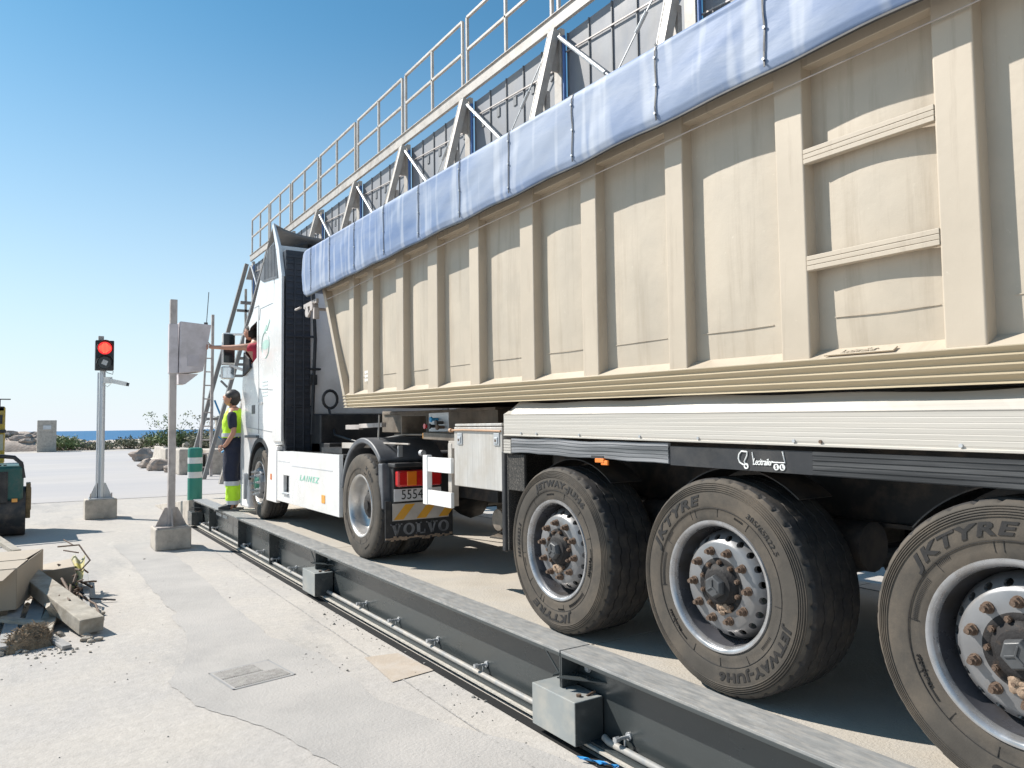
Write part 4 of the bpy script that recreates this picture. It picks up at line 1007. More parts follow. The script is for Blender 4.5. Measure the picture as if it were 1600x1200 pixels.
# drive wheel guard, rear face, lamps, plates
arc_guard(7.12, HUBZ+.06, .565, 2.815, 3.50, -82, 48, M['fender'], 'mudguard', tk, .055, 30, .012)
m = MB(); m.hexa([(2.815,6.60,1.02),(3.50,6.60,1.02),(3.50,6.70,1.02),(2.815,6.70,1.02),(2.815,6.62,1.45),(3.50,6.62,1.45),(3.50,6.72,1.45),(2.815,6.72,1.45)]); part('mudguard_back', m, M['fender'], tk, bevel=.012)
m = MB(); m.box(2.885,3.48,6.52,6.61,1.06,1.44); m.box(2.87,3.46,6.45,6.62,1.415,1.455); part('lamp_carrier', m, M['black'], tk, bevel=.01)
m = MB(); m.box(2.895,3.36,6.44,6.51,1.235,1.388); lc = part('tail_lamp', m, M['red'], tk, bevel=.02)
m = MB(); m.box(2.99,3.09,6.434,6.50,1.245,1.378); part('indicator_lens', m, M['orange'], lc, bevel=.006)
m = MB(); m.box(2.885,3.38,6.50,6.506,1.095,1.212); np_ = part('number_plate', m, M['plate'], tk, bevel=.002)
m = MB(); m.merge(rear_text(textmb('5554', .13, .0, .001, 0, 1.05), 6.498, 3.07, 1.153, .85, .98)); part('plate_digits', m, M['ink'], np_)
m = MB(); m.box(2.875,3.47,6.515,6.52,.915,1.075); sb_ = part('stripe_board', m, M['stripew'], tk)
m = MB()
for k in range(3):
    x = 2.885+k*.235; m.add([(x,6.512,.925),(x+.10,6.512,.925),(x+.22,6.512,1.065),(x+.12,6.512,1.065)], [(0,1,2,3)])
part('stripe', m, M['stripey'], sb_)
m = MB(); m.box(2.815,3.53,6.545,6.56,.725,1.10); fl = part('mud_flap', m, M['black'], tk, bevel=.003)
def volvo():
    m = MB(); Hh = .118
    def P(pts): m.prism(pts, 'y', 6.540, 6.546)
    def V(x, w=.125):
        P([(x+.012,Hh),(x+.050,Hh),(x+.072,0),(x+.050,0)]); P([(x+.090,Hh),(x+.108,Hh),(x+.072,0),(x+.056,.0)]); P([(x,Hh+.001),(x+.062,Hh+.001),(x+.062,Hh-.012),(x,Hh-.012)]); P([(x+.078,Hh+.001),(x+.122,Hh+.001),(x+.122,Hh-.012),(x+.078,Hh-.012)])
    def O(x):
        n = 28; vs = []
        for i in range(n):
            a = 2*math.pi*i/n; c_, s__ = math.cos(a), math.sin(a)
            for rx, rz in ((.060,.060),(.028,.044)):
                for yy in (6.540, 6.546): vs.append((x+.060+rx*c_, yy, Hh/2+rz*s__))
        m.add(vs, [(4*i, 4*((i+1)%n), 4*((i+1)%n)+2, 4*i+2) for i in range(n)])
    def L(x):
        P([(x+.012,0),(x+.046,0),(x+.046,Hh),(x+.012,Hh)]); P([(x,Hh+.001),(x+.060,Hh+.001),(x+.060,Hh-.012),(x,Hh-.012)]); P([(x,-.001),(x+.100,-.001),(x+.100,.013),(x,.013)]); P([(x+.086,.01),(x+.100,.01),(x+.100,.042),(x+.094,.042)])
    V(0); O(.130); L(.262); V(.372); O(.500)
    m.v = [(2.865+v[0]*1.0, v[1], .775+v[2]*.92) for v in m.v]; return m
part('flap_lettering', volvo(), M['greyink'], fl)
m = MB()
for k in range(26): m.obox((2.83+k*.027, 6.543, .733+rnd.uniform(0,.02)), (.03, .004, rnd.uniform(.01,.035)))
part('flap_mud', m, M['mud'], fl)
m = MB(); m.box(2.98,3.05,6.75,6.83,1.63,1.645); m.obox((3.02,6.66,1.56),(.05,.02,.11)); part('guard_clip', m, M['galv'], tk, bevel=.004)
m = MB(); m.cyl((3.03,6.22,1.555),(3.03,6.17,1.555), .028, n=18); part('work_lamp', m, M['galv'], tk, smooth=40)
# wheels
dw = drive_wheel(); dw.parent = tk; dw.location = Vector((2.80, 7.14, HUBZ))-WL[tk.name]
copy_tree(dw, tk, Vector((5.33, 7.14, HUBZ))-WL[tk.name], (0,0,math.pi))
fw_ = front_wheel(); fw_.parent = tk; fw_.location = Vector((2.83, 11.13, HUBZ))-WL[tk.name]
copy_tree(fw_, tk, Vector((5.30, 11.13, HUBZ))-WL[tk.name], (0,0,math.pi))
m = MB(); m.cyl((3.4,7.14,HUBZ),(4.9,7.14,HUBZ), .10, n=16); m.rock((4.07,7.14,HUBZ), (.25,.2,.2), 3); part('axle', m, M['frame'], tk, smooth=40)

# ------------------------------------------------------------------ people
def person_frame(o, fwd):
    f = Vector((fwd[0], fwd[1], 0)).normalized(); l = Vector((-f.y, f.x, 0)); o = Vector(o)
    return lambda p: o + f*p[0] + l*p[1] + Vector((0,0,1))*p[2]
wk = thing('person', (2.86, 12.60, DK), 'man standing on the beam in yellow hi-vis vest, looking up, hand on hip', 'person')
S_ = 1.07
T0 = person_frame((2.86, 12.60, DK), (-.88, .47))
T = lambda p: T0(Vector(p)*S_) + Vector((-.06,0,0))
# body nodes: f, l, z, r
bn = [(-.02,0,.98,.135,.16),(0,0,1.14,.13,.16),(.02,0,1.32,.14,.18),(0,0,1.45,.11,.17),(.02,0,1.53,.058),(.035,0,1.60,.060),
      (0,.10,.90,.095),(.02,.115,.50,.068),(-.01,.12,.10,.042),(.02,.12,.04,.045),(.14,.12,.025,.035),
      (0,-.10,.90,.095),(.02,-.115,.50,.068),(-.01,-.12,.10,.042),(.02,-.12,.04,.045),(.14,-.12,.025,.035),
      (-.01,.20,1.44,.062),(-.07,.27,1.17,.043),(.04,.25,1.00,.036),(.10,.205,.95,.028),
      (-.01,-.20,1.44,.062),(-.05,-.27,1.17,.043),(.08,-.22,1.00,.036),(.13,-.16,.98,.028)]
be = [(0,1),(1,2),(2,3),(3,4),(4,5),(0,6),(6,7),(7,8),(8,9),(9,10),(0,11),(11,12),(12,13),(13,14),(14,15),(3,16),(16,17),(17,18),(18,19),(3,20),(20,21),(21,22),(22,23)]
skin('body', bn, be, M['skin_'], wk, T)
# hand fingers on the hip
for side, base in ((1, (.10,.205,.95)), (-1, (.13,-.16,.98))):
    for k, (df, dz, L1) in enumerate(((.0,.022,.085),(.004,.006,.092),(.004,-.011,.088),(0,-.027,.07))):
        b = Vector(base) + Vector((.015, -.0*side, dz))
        skin('finger', [(*b, .012), (*(b+Vector((L1*.5,-.02*side,dz*.5-.01))), .0095), (*(b+Vector((L1*.85,-.045*side,dz*.5-.03))), .008)], [(0,1),(1,2)], M['skin_'], wk, T, 1)
    skin('thumb', [(base[0]-.01,base[1],base[2]+.02,.012),(base[0]-.04,base[1]-.02*side,base[2]+.05,.010),(base[0]-.055,base[1]-.03*side,base[2]+.07,.008)], [(0,1),(1,2)], M['skin_'], wk, T, 1)
def head(par, TF, c, look, sc=1.0, hairmat=M['hair'], cap=False):
    """c head centre in world, look = unit vector of the face"""
    f = Vector(look).normalized(); l = Vector((0,0,1)).cross(f).normalized(); u = f.cross(l); c = Vector(c)
    bm = bmesh.new(); bmesh.ops.create_uvsphere(bm, u_segments=28, v_segments=20, radius=1)
    vs = []
    for v in bm.verts:
        p = v.co; a, b, z = p.x, p.y, p.z
        rx, ry, rz = .098, .076, .118
        if z < -.1: ry *= 1-.28*min(1,(-z-.1)); rx *= 1-.05*(-z)
        fx = rx*a; 
        if a > .55: 
            if abs(b) < .22 and -.35 < z < .12: fx += .022*(1-abs(b)/.22)*(1-abs(z+.2)/.35 if abs(z+.2) < .35 else 0)
            if abs(abs(b)-.38) < .16 and abs(z-.10) < .14: fx -= .008
            if abs(z+.52) < .06 and abs(b) < .4: fx += .004
            if z < -.75: fx += .008
        if z < -.55 and a < 0: fx *= .8
        vs.append(c + f*fx*sc + l*ry*b*sc + u*rz*z*sc)
    fs = [tuple(v.index for v in fc.verts) for fc in bm.faces]; bm.free()
    m = MB(); m.add(vs, fs); ho = part('head', m, M['skin_'], par, smooth=80)
    for s_ in (1,-1):
        m = MB(); m.rock(c - f*.005*sc + l*.078*s_*sc - u*.005*sc, (.018*sc,.010*sc,.030*sc), 1, .1); part('ear', m, M['skin_'], ho, smooth=80)
        m = MB(); m.rock(c + f*.084*sc + l*.030*s_*sc + u*.014*sc, (.009*sc,.013*sc,.009*sc), 1, 0); part('eye', m, M['ink'], ho, smooth=80)
    m = MB(); m.rock(c + f*.090*sc - u*.060*sc, (.010*sc,.022*sc,.005*sc), 1, 0); part('mouth', m, mat('lip', (.35,.12,.10), .5), ho, smooth=80)
    bm = bmesh.new(); bmesh.ops.create_uvsphere(bm, u_segments=28, v_segments=20, radius=1); m = MB(); vs = []; idx = {}
    for v in bm.verts:
        p = v.co; k = 1.09+.05*noise.noise(p*3)
        vs.append(c - f*.010*sc + f*.104*p.x*k*sc + l*.083*p.y*k*sc + u*.120*p.z*k*sc)
    fs = []
    for fc in bm.faces:
        q = fc.calc_center_median()
        if q.z > .35 - .0 or (q.x < .05 and q.z > -.55) or (q.x < -.35 and q.z > -.75):
            if not (q.x > .62 and q.z < .62): fs.append(tuple(v.index for v in fc.verts))
    bm.free(); m.add(vs, fs); part('hair', m, hairmat, par, smooth=80)
    return ho
hc = T((.05,0,1.685)); ho_ = head(wk, T, hc, T((1,.25,.42))-T((0,0,0)), 1.14)
m = MB(); lk = (T((1,.25,.30))-T((0,0,0))).normalized(); m.rock(Vector(hc)+Vector((0,0,.048))-lk*.020, (.116,.116,.092), 3, .03, 3); m.rock(Vector(hc)+Vector((0,0,.0))-lk*.050, (.082,.082,.085), 5, .05, 3); part('cap', m, M['black'], wk, smooth=80)
# clothes
loft('trousers', dense([(-.01,0,1.12,.142,.185),(-.01,0,1.02,.150,.190),(-.02,0,.93,.152,.198),(-.01,0,.86,.135,.19)]), M['navy'], wk, T)
for s_ in (1,-1):
    loft('trouser_leg', dense([(-.01,.08*s_,.93,.125,.105),(0,.095*s_,.80,.115,.100),(.02,.11*s_,.64,.098,.090),(.02,.115*s_,.50,.092,.088),(.0,.12*s_,.43,.088,.084)]), M['navy'], wk, T, wr=.012)
    loft('knee_band', [(0,.12*s_,.44,.092,.089),(0,.12*s_,.41,.092,.089),(-.005,.12*s_,.375,.090,.087)], M['refl'], wk, T)
    loft('hi_vis_cuff', dense([(-.005,.12*s_,.376,.088,.085),(-.01,.12*s_,.25,.082,.080),(-.015,.12*s_,.15,.078,.076)]), M['hivis'], wk, T, wr=.01)
    loft('ankle_band', [(-.015,.12*s_,.152,.080,.078),(-.015,.12*s_,.12,.080,.078),(-.015,.12*s_,.095,.078,.076)], M['refl'], wk, T)
    skin('shoe', [(-.05,.12*s_,.055,.060),(.03,.12*s_,.055,.062),(.12,.12*s_,.045,.056),(.20,.12*s_,.035,.040),(-.02,.12*s_,.11,.058)], [(0,1),(1,2),(2,3),(0,4)], M['shoe'], wk, T)
    loft('shoe_sole', [(.07,.12*s_,.0,.165,.055),(.07,.12*s_,.022,.165,.056)], M['shoeg'], wk, T, wr=0)
    skin('sleeve', [(-.01,.15*s_,1.45,.088),(-.02,.215*s_,1.40,.080),(-.05,.255*s_,1.20,.072)], [(0,1),(1,2)], M['navy'], wk, T)
loft('vest', dense([(.0,0,1.085,.152,.188),(.0,0,1.20,.150,.190),(.0,0,1.33,.150,.200),(-.01,0,1.42,.138,.205),(-.01,0,1.475,.115,.18),(0,0,1.51,.085,.11),(.01,0,1.53,.070,.080)]), M['hivis'], wk, T, 28, .010)
loft('vest_band', [(0,0,1.155,.158,.196),(0,0,1.13,.159,.197),(0,0,1.10,.159,.197)], M['refl'], wk, T, 28, 0)
loft('shirt_hem', dense([(.0,0,1.10,.150,.186),(-.005,0,1.02,.155,.194),(-.01,0,.94,.158,.203)]), M['navy'], wk, T, 28, .010)
skin('collar', [(0,0,1.50,.078),(.02,0,1.555,.070)], [(0,1)], M['navy'], wk, T)
# print on the back of the vest
tm = textmb('SK', .085, .02, .002, .3); tm2 = textmb('SERVICIOS', .030, .01, .002)
Tb = person_frame((2.86,12.60,DK), (-.88,.47)); m = MB()
bf = (T((1,0,0))-T((0,0,0))).normalized(); bl = (T((0,1,0))-T((0,0,0))).normalized()
ori = T((0,0,1.40))
def onback(tmb, dx, dz):
    out = []
    for a, b, c_ in tmb.v:
        th = (dx+a)/.20; d = -bf*math.cos(th) - bl*math.sin(th)*1.0
        rr_ = 1/math.sqrt((math.cos(th)/.168)**2+(math.sin(th)/.200)**2)*S_*.97
        out.append(ori + d*(rr_+.012+c_) + Vector((0,0,dz+b)))
    return out
m.add(onback(tm, -.04, -.03), tm.f)
part('vest_print', m, M['ink'], wk)

dv = thing('person', (2.95, 11.62, 2.3), 'driver in red t-shirt reaching out of the cab window to the cabinet', 'person')
I = lambda p: Vector(p)
sh = Vector((2.815, 11.74, 3.05)); el = Vector((2.60, 11.90, 3.045)); wr = Vector((2.37, 12.10, 3.06)); hd = Vector((2.315, 12.17, 3.07))
bn = [(3.10,11.66,2.45,.15),(3.06,11.68,2.75,.15),(2.97,11.72,2.98,.13),(2.92,11.78,3.14,.055),(2.90,11.82,3.20,.055),(*sh,.062),(*el,.043),(*wr,.030),(*hd,.030),(3.24,11.62,3.0,.06),(3.34,11.75,2.78,.045),(3.2,11.95,2.75,.035)]
skin('body', bn, [(0,1),(1,2),(2,3),(3,4),(2,5),(5,6),(6,7),(7,8),(2,9),(9,10),(10,11)], M['skin_'], dv, I)
for k, (dz, L1) in enumerate(((.026,.07),(.010,.078),(-.008,.074),(-.024,.06))):
    b = hd + Vector((-.008,.01,dz)); skin('finger', [(*b,.012),(*(b+Vector((-.012,L1*.5,dz*.3))),.0095),(*(b+Vector((-.014,L1,dz*.4))),.008)], [(0,1),(1,2)], M['skin_'], dv, I, 1)
skin('thumb', [(wr.x-.02,wr.y+.02,wr.z+.015,.012),(hd.x-.005,hd.y-.01,hd.z+.055,.010),(hd.x-.01,hd.y+.01,hd.z+.075,.008)], [(0,1),(1,2)], M['skin_'], dv, I, 1)
skin('t_shirt', [(3.10,11.66,2.42,.175),(3.06,11.68,2.75,.175),(2.97,11.72,2.97,.155),(2.93,11.76,3.07,.085),(2.88,11.71,3.04,.10),(2.77,11.77,3.035,.083),(3.16,11.72,3.0,.09)], [(0,1),(1,2),(2,3),(2,4),(4,5),(2,6)], M['redc'], dv, I)
head(dv, I, (2.875,11.90,3.29), (-.75,.64,.12), 1.0)
skin('lower_arm_inside', [(2.86,11.72,2.80,.05),(2.84,11.80,2.74,.045),(2.90,11.95,2.72,.04)], [(0,1),(1,2)], M['skin_'], dv, I)
m = MB(); m.box(3.15, 3.25, 11.2, 11.5, 2.4, 3.4); m.box(3.0,3.5,11.1,11.3,2.3,3.3); part('seat', m, M['black'], tk, bevel=.05)
# ------------------------------------------------------------------ steel retaining wall with walkway, behind the truck
sw = thing('steel_wall', (7.7, 18, 0), 'tall steel-framed grey plate wall with sloping buttresses and a walkway railing above, behind the truck', 'wall')
BX = 7.55
bays = [.9, 3.95, 7.05, 10.12, 13.31, 16.35, 19.5, 22.7, 25.7, 28.5, 31.25]
m = MB(); m.box(BX-.02, BX+.05, .5, 31.35, 8.68, 8.92)
m.box(BX-.05, BX+.08, .5, 31.35, 8.905, 8.925)
part('top_beam', m, M['steelw'], sw, bevel=.006)
m = MB(); m.box(BX+.09, BX+.20, .5, 31.35, 8.88, 8.90); part('walkway', m, M['steelg'], sw)
for i, y in enumerate(bays):
    m = MB()
    # raked leg as a channel, vertical post, plate between them
    zb, zt_ = (0, 8.62); k = .26
    xt = BX-.02; xb = BX-.02-k*8.62
    for dy in (-.075, .075):
        m.bar((xt,y+dy,zt_),(xb,y+dy,zb), .018, .13, (1,0,0))
    m.bar((xt-.05,y,zt_),(xb-.05,y,zb), .15, .018, (1,0,0)) 
    if y < 31: part('raked_leg', m, M['steelw'] if y < 27 else M['steelg'], sw)
    m = MB(); m.box(BX+.05, BX+.14, y-.10, y+.10, 0, 8.66); part('post', m, M['steelw'], sw)
    m = MB(); m.box(BX-.24, BX-.16, y-.05, y+.05, 1.0, 7.5); part('inner_strut', m, M['steelw'], sw)
    m = MB(); m.prism([(xt-.02,8.5),(BX+.05,8.5),(BX+.05,7.9),(xt-.18,7.9)], 'y', y-.012, y+.012); part('gusset', m, M['steelw'], sw)
    for zz in (2.2, 4.4, 6.6): 
        m = MB(); m.bar((BX-.02-k*(8.62-zz),y,zz),(BX+.1,y,zz), .10, .10); part('cross_bar', m, M['steelg'], sw)
    m = MB(); m.cyl((BX+.08,y-.15,0.5),(BX+.08,y-.15,8.5), .03, n=10); part('blue_pipe', m, M['blue'], sw, smooth=40)
    if i+1 < len(bays):
        y1 = bays[i+1]
        m = MB(); m.box(BX+.16, BX+.20, y+.14, y1-.14, .9, 8.56)
        part('wall_plate', m, M['wallp'], sw)
        m = MB(); n = 5
        for q in range(1, n+1): yy = y+(y1-y)*q/(n+.3); m.box(BX+.135, BX+.16, yy-.012, yy+.012, .9, 8.56)
        part('plate_rib', m, M['wallf'], sw)
        for q in range(4, 9):
            zz = 1.62+q*.82; m = MB(); m.bar((BX+.125,y+.15,zz-.15),(BX+.125,y1-.15,zz+.05), .022, .022); part('wall_rail', m, M['galvd'], sw)
        m = MB()
        for q in range(n):
            for zz in (8.0, 6.4, 4.75):
                if rnd.random() < .6: yy = y+(y1-y)*(q+.5)/(n+.3); m.box(BX+.14, BX+.16, yy-.05, yy+.05, zz-.09, zz+.09)
        part('cover_plate', m, M['wallf'], sw)
        # tie rods with a ring
        c_ = Vector((BX-.02, (y+y1)/2, 7.15))
        m = MB(); a_ = Vector((BX-.02, y1-.15, 8.45))
        m.cyl(a_, a_+(c_-a_)*.86, .038, n=8); m.cyl(a_+(c_-a_)*.86, c_, .02, n=8); m.cyl(c_, c_+(c_-a_)*.95, .012, n=6)
        b_ = Vector((BX-.02, y+.15, 8.45)); m.cyl(b_, c_, .012, n=6); m.cyl(c_, c_+(c_-b_)*.9, .012, n=6); m.cyl(b_+(c_-b_)*.45, b_+(c_-b_)*.62, .03, n=8)
        part('tie_rod', m, M['galv'], sw, smooth=40)
        m = MB(); m.tube([c_+Vector((0,.10*math.cos(a),.10*math.sin(a))) for a in [q*2*math.pi/16 for q in range(17)]], .03, 6, cap=False); part('tie_ring', m, M['galvd'], sw, smooth=50)
        # railing frame of this bay
        m = MB(); X = BX+.02; ya, yb = y+.10, y1-.10; z0, z1 = 8.93, 10.36; yc = (ya+yb)/2
        for a, b in (((X,ya,z0-.1),(X,ya,z1)),((X,yb,z0-.1),(X,yb,z1)),((X,yc,z0),(X,yc,z1)),((X,ya,z1),(X,yb,z1)),((X,ya,9.66),(X,yb,9.66))): m.bar(a, b, .058, .058)
        part('railing', m, M['steelw'], sw, bevel=.006)
# end trestle
y = 31.25
m = MB()
m.bar((BX-.1,y+.3,8.6),(5.55,y+.3,1.05), .15, .15)
m.bar((6.3,y-.3,3.9),(7.2,y-.6,3.9), .10, .10); m.bar((6.35,y-.3,3.7),(7.0,y-.8,2.9), .07, .07); m.bar((7.1,y-.2,6.9),(7.9,y-.2,6.9), .12, .12)
part('end_trestle', m, M['steelg'], sw)
# ladder mast standing by the end of the wall
ld = thing('steel_ladder', (5.55, 30.2, 0), 'tall narrow grey steel ladder standing at the far end of the steel wall', 'ladder')
m = MB(); xa, xb = 5.52, 5.86
m.bar((xa-.08,30.2,0),(xa+.14,30.2,5.2), .07, .07); m.bar((xb,30.2,0),(xb+.02,30.2,6.2), .10, .10)
part('stile', m, M['galvd'], ld)
for k in range(10):
    z = .35+k*.52; m = MB(); m.cyl((xa-.08+.22*z/5.2,30.2,z),(xb+.02,30.2,z), .025, n=6); part('rung', m, M['galvd'], ld)
# blue rope tangled on the trestle
m = MB(); m.tube([(5.95,30.1,2.9),(6.2,30.0,2.2),(6.5,30.0,1.7),(6.7,30,1.3),(6.4,30,1.05),(6.2,30,.9)], .035, 6); m.tube([(6.0,30.1,1.6),(6.3,30,1.3),(6.8,30,1.9)], .03, 6)
solo('blue_hose', m, M['tealblue'], (6.3,30,1.0), 'blue hose draped down from the trestle legs', 'hose', smooth=60)
# concrete blocks under the trestle
for i, (x0, x1, y0, y1, h, lab) in enumerate(((5.0,5.9,31.9,33.5,1.02,'pale concrete block nearest the green bollard, under the ladder'),(6.0,7.4,31.2,33.0,1.0,'pale concrete block under the steel trestle legs'),(5.15,6.2,36.5,38.0,.95,'concrete block standing farther back behind the cabinet post'))):
    m = MB(); m.box(x0,x1,y0,y1,0,h); solo('concrete_block', m, M['conc'], ((x0+x1)/2,(y0+y1)/2,0), lab, 'concrete block', 'concrete blocks round the end of the steel wall', bevel=.05)
m = MB(); m.prism([(5.0,0),(6.3,0),(6.15,.25),(5.85,.35),(5.75,.95),(5.55,.95),(5.45,.35),(5.15,.25)], 'y', 40, 43)
solo('jersey_barrier', m, M['conc'], (5.65,41.5,0), 'concrete jersey barrier with a broken end, beyond the cabinet post', 'barrier', bevel=.03)
for i, (x, y, r, lab) in enumerate(((4.9,36.2,.42,'angular pale boulder leaning by the jersey barrier'),(4.75,39,.3,'tilted flat slab of broken concrete left of the jersey barrier'),(5.1,34.2,.28,'small rounded rock at the foot of the pale blocks'),(5.6,48,.55,'pale boulder at the edge of the road near the shrubs'),(6.3,35,.35,'low rock between the pale concrete blocks'))):
    m = MB(); m.rock((x,y,r*.55), (r*1.2,r,r*.75), i+20, .45, 3, 1.6); solo('boulder', m, M['rocks'], (x,y,0), lab, 'rock', 'loose boulders by the road', smooth=25)

# ------------------------------------------------------------------ traffic light
tl = thing('traffic_light', (1.27, 17.6, 0), 'two-lamp traffic light glowing red on a slim silver pole with a small camera', 'traffic light')
m = MB(); m.box(.98, 1.56, 17.40, 17.85, 0, .40); part('base_block', m, M['conc'], tl, bevel=.02)
m = MB(); m.cyl((1.27,17.6,.40),(1.27,17.6,3.05), .06, .055, 16); m.cyl((1.27,17.6,3.05),(1.27,17.6,3.68), .03, n=10); m.cyl((1.19,17.58,.4),(1.19,17.58,3.0), .018, n=6); part('pole', m, M['pole'], tl, smooth=40)
m = MB(); m.prism([(1.05,.40),(1.49,.40),(1.36,.72),(1.18,.72)], 'y', 17.595, 17.61); m.box(1.05,1.50,17.42,17.80,.40,.415); part('foot_plate', m, M['galv'], tl)
for x in (1.08, 1.46):
    m = MB(); m.cyl((x,17.45,.41),(x,17.45,.52), .012, n=6); part('anchor_bolt', m, M['galvd'], tl)
m = MB(); m.box(1.12, 1.46, 17.42, 17.60, 3.04, 3.66); hd_ = part('lamp_housing', m, M['black'], tl, bevel=.015)
for z, mt, nm in ((3.50,redlamp,'red_lamp'),(3.20,M['glass'],'dark_lamp')):
    m = MB(); m.cyl((1.29,17.43,z),(1.29,17.405,z), .135, .125, 24); part(nm, m, mt, hd_, smooth=40)
    m = MB(); n = 20
    for i in range(n):
        a0, a1 = math.pi*(-.12+1.24*i/n), math.pi*(-.12+1.24*(i+1)/n)
        q = [(1.29+.15*math.cos(a), 17.42, z+.15*math.sin(a)) for a in (a0,a1)]+[(1.29+.15*math.cos(a), 17.25+.0*a, z+.15*math.sin(a)) for a in (a1,a0)]
        m.add(q, [(0,1,2,3)])
    o = part('visor', m, M['black'], hd_, smooth=60); s_ = o.modifiers.new('s','SOLIDIFY'); s_.thickness = .006
m = MB()
for i in range(-4,5):
    for j in range(-4,5):
        if i*i+j*j < 18: m.cyl((1.29+i*.024,17.405,3.50+j*.024),(1.29+i*.024,17.399,3.50+j*.024), .008, n=6)
part('led', m, redlamp2, hd_)
m = MB(); m.obox((1.29,17.40,3.20), (.10,.008,.10), Matrix.Rotation(.4,3,'Y')); part('lens_mark', m, M['galv'], hd_)
m = MB(); m.box(1.18,1.28,17.55,17.65,3.66,3.76); part('top_cap', m, M['galvd'], tl)
m = MB(); m.obox((1.36,17.5,2.84), (.16,.10,.13)); m.bar((1.40,17.48,2.83),(1.70,17.40,2.76), .085, .085); m.tube([(1.30,17.5,2.75),(1.35,17.48,2.70),(1.41,17.5,2.76)], .008, 6); cm_ = part('security_camera', m, M['wink'], tl, bevel=.02)
m = MB(); m.bar((1.70,17.40,2.758),(1.74,17.39,2.748), .07, .07); part('camera_lens', m, M['black'], cm_)
m = MB(); m.tube([(1.30,17.45,3.04),(1.34,17.42,2.99),(1.44,17.42,2.96),(1.45,17.44,3.03)], .007, 6); part('cable', m, M['black'], tl)

# ------------------------------------------------------------------ cabinet on its post
cp = thing('control_cabinet', (1.83, 12.4, 0), 'grey wedge-shaped control cabinet on a tall square post set in a concrete block', 'cabinet')
m = MB(); m.box(1.60, 2.10, 12.20, 12.75, 0, .33); part('base_block', m, M['conc'], cp, bevel=.025)
m = MB(); m.box(1.79, 1.89, 12.35, 12.45, .33, 3.80); part('post', m, M['galvd'], cp, bevel=.006)
m = MB(); m.box(1.775, 1.905, 12.34, 12.46, 2.66, 3.42); part('post_sleeve', m, M['cabm'], cp, bevel=.004)
m = MB(); m.prism([(1.62,.345),(2.06,.345),(1.93,.62),(1.75,.62)], 'y', 12.395, 12.41); m.prism([(12.22,.345),(12.58,.345),(12.46,.60),(12.34,.60)], 'x', 1.833, 1.847); m.box(1.62,2.06,12.22,12.60,.33,.345); part('foot_gusset', m, M['galvd'], cp)
m = MB(); m.prism([(1.915,2.66),(2.26,2.70),(2.375,3.43),(1.925,3.46)], 'y', 12.30, 12.75); cbn = part('cabinet_box', m, M['cabm'], cp, bevel=.008)
m = MB(); m.box(2.03,2.20,12.292,12.299,2.77,2.94); part('cabinet_label', m, mat('label_grey', (.50,.46,.48), .4), cbn)
m = MB(); m.prism([(1.925,2.66),(2.21,2.66),(2.02,2.50),(1.925,2.50)], 'y', 12.40, 12.70); part('cabinet_tray', m, M['cabm'], cp)
m = MB(); m.cyl((2.33,12.5,3.43),(2.33,12.5,3.49), .03, n=10); m.cyl((2.34,12.5,3.49),(2.37,12.5,3.98), .006, n=6); part('antenna', m, M['cap'], cp)

# bollard
bo = thing('bollard', (3.05, 17.4, .2), 'green bollard with two white bands at the far end of the weighbridge', 'bollard')
for i, (z0, z1, mt, nm) in enumerate(((.0,.55,'bolg','bollard_body'),(.55,.68,'bolw','white_band'),(.68,.86,'bolg','bollard_body'),(.86,.99,'bolw','white_band'),(.99,1.20,'bolg','bollard_body'))):
    m = MB(); pr = .152 if mt == 'bolw' else .150
    m.tube([(3.05,17.4,.2+z0),(3.05,17.4,.2+z1-(.05 if i == 4 else 0))]+([(3.05,17.4,.2+z1-.01),(3.05,17.4,.2+z1)] if i == 4 else []), [pr,pr]+([pr*.93,pr*.6] if i == 4 else []), 20)
    part(nm, m, M[mt], bo, smooth=40)

# ------------------------------------------------------------------ site machine cut by the left edge
mc = thing('road_roller', (-.75, 16.2, 0), 'green and yellow compact road roller at the left edge, cut by the frame', 'roller')
m = MB(); m.box(-1.75, -.06, 15.35, 16.9, .62, 1.22); hdm = part('engine_hood', m, M['grn'], mc, bevel=.06, seg=4)
m = MB(); m.box(-1.2, -.28, 15.33, 15.36, .60, 1.12)
for k in range(13): m.box(-1.18+k*.07, -1.15+k*.07, 15.31, 15.335, .62, 1.10)
part('grille', m, M['black'], hdm)
m = MB()
for k in range(9): m.box(-.95+k*.075, -.91+k*.075, 15.42, 15.60, 1.215, 1.235)
part('hood_slats', m, M['ink'], hdm)
m = MB(); m.box(-.22,-.14,15.335,15.35,.60,.66); part('side_marker', m, M['yel'], mc)
m = MB(); m.box(-1.7, -.10, 15.45, 16.8, .25, .62); m.cyl((-1.6,15.75,.42),(-.02,15.75,.42), .42, n=32); part('drum', m, M['frame'], mc, smooth=40, bevel=.01)
m = MB(); m.cyl((-.02,15.75,.62),(.06,15.75,.62), .20, n=24); m.box(-.02,.05,15.5,15.9,.3,.9); part('drum_motor', m, mat('dusty_ochre', (.20,.14,.07), .7, var=.4, scale=12), mc, smooth=40, bevel=.01)
m = MB(); m.tube([(-.35,15.4,1.38),(-.20,15.4,1.36),(-.10,15.4,1.26),(-.06,15.4,1.0)], .035, 8); m.tube([(-1.5,15.4,1.42),(-.9,15.4,1.42),(-.35,15.4,1.38)], .035, 8); part('guard_rail', m, M['black'], mc, smooth=50)
m = MB(); m.box(-.62, -.38, 17.1, 17.4, 1.2, 2.28); ym = part('canopy_post', m, M['yelw'], mc, bevel=.03)
m = MB(); m.box(-.60,-.42,17.08,17.10,1.95,2.12); m.box(-.62,-.36,17.05,17.12,1.78,1.84); part('post_fitting', m, M['black'], ym)
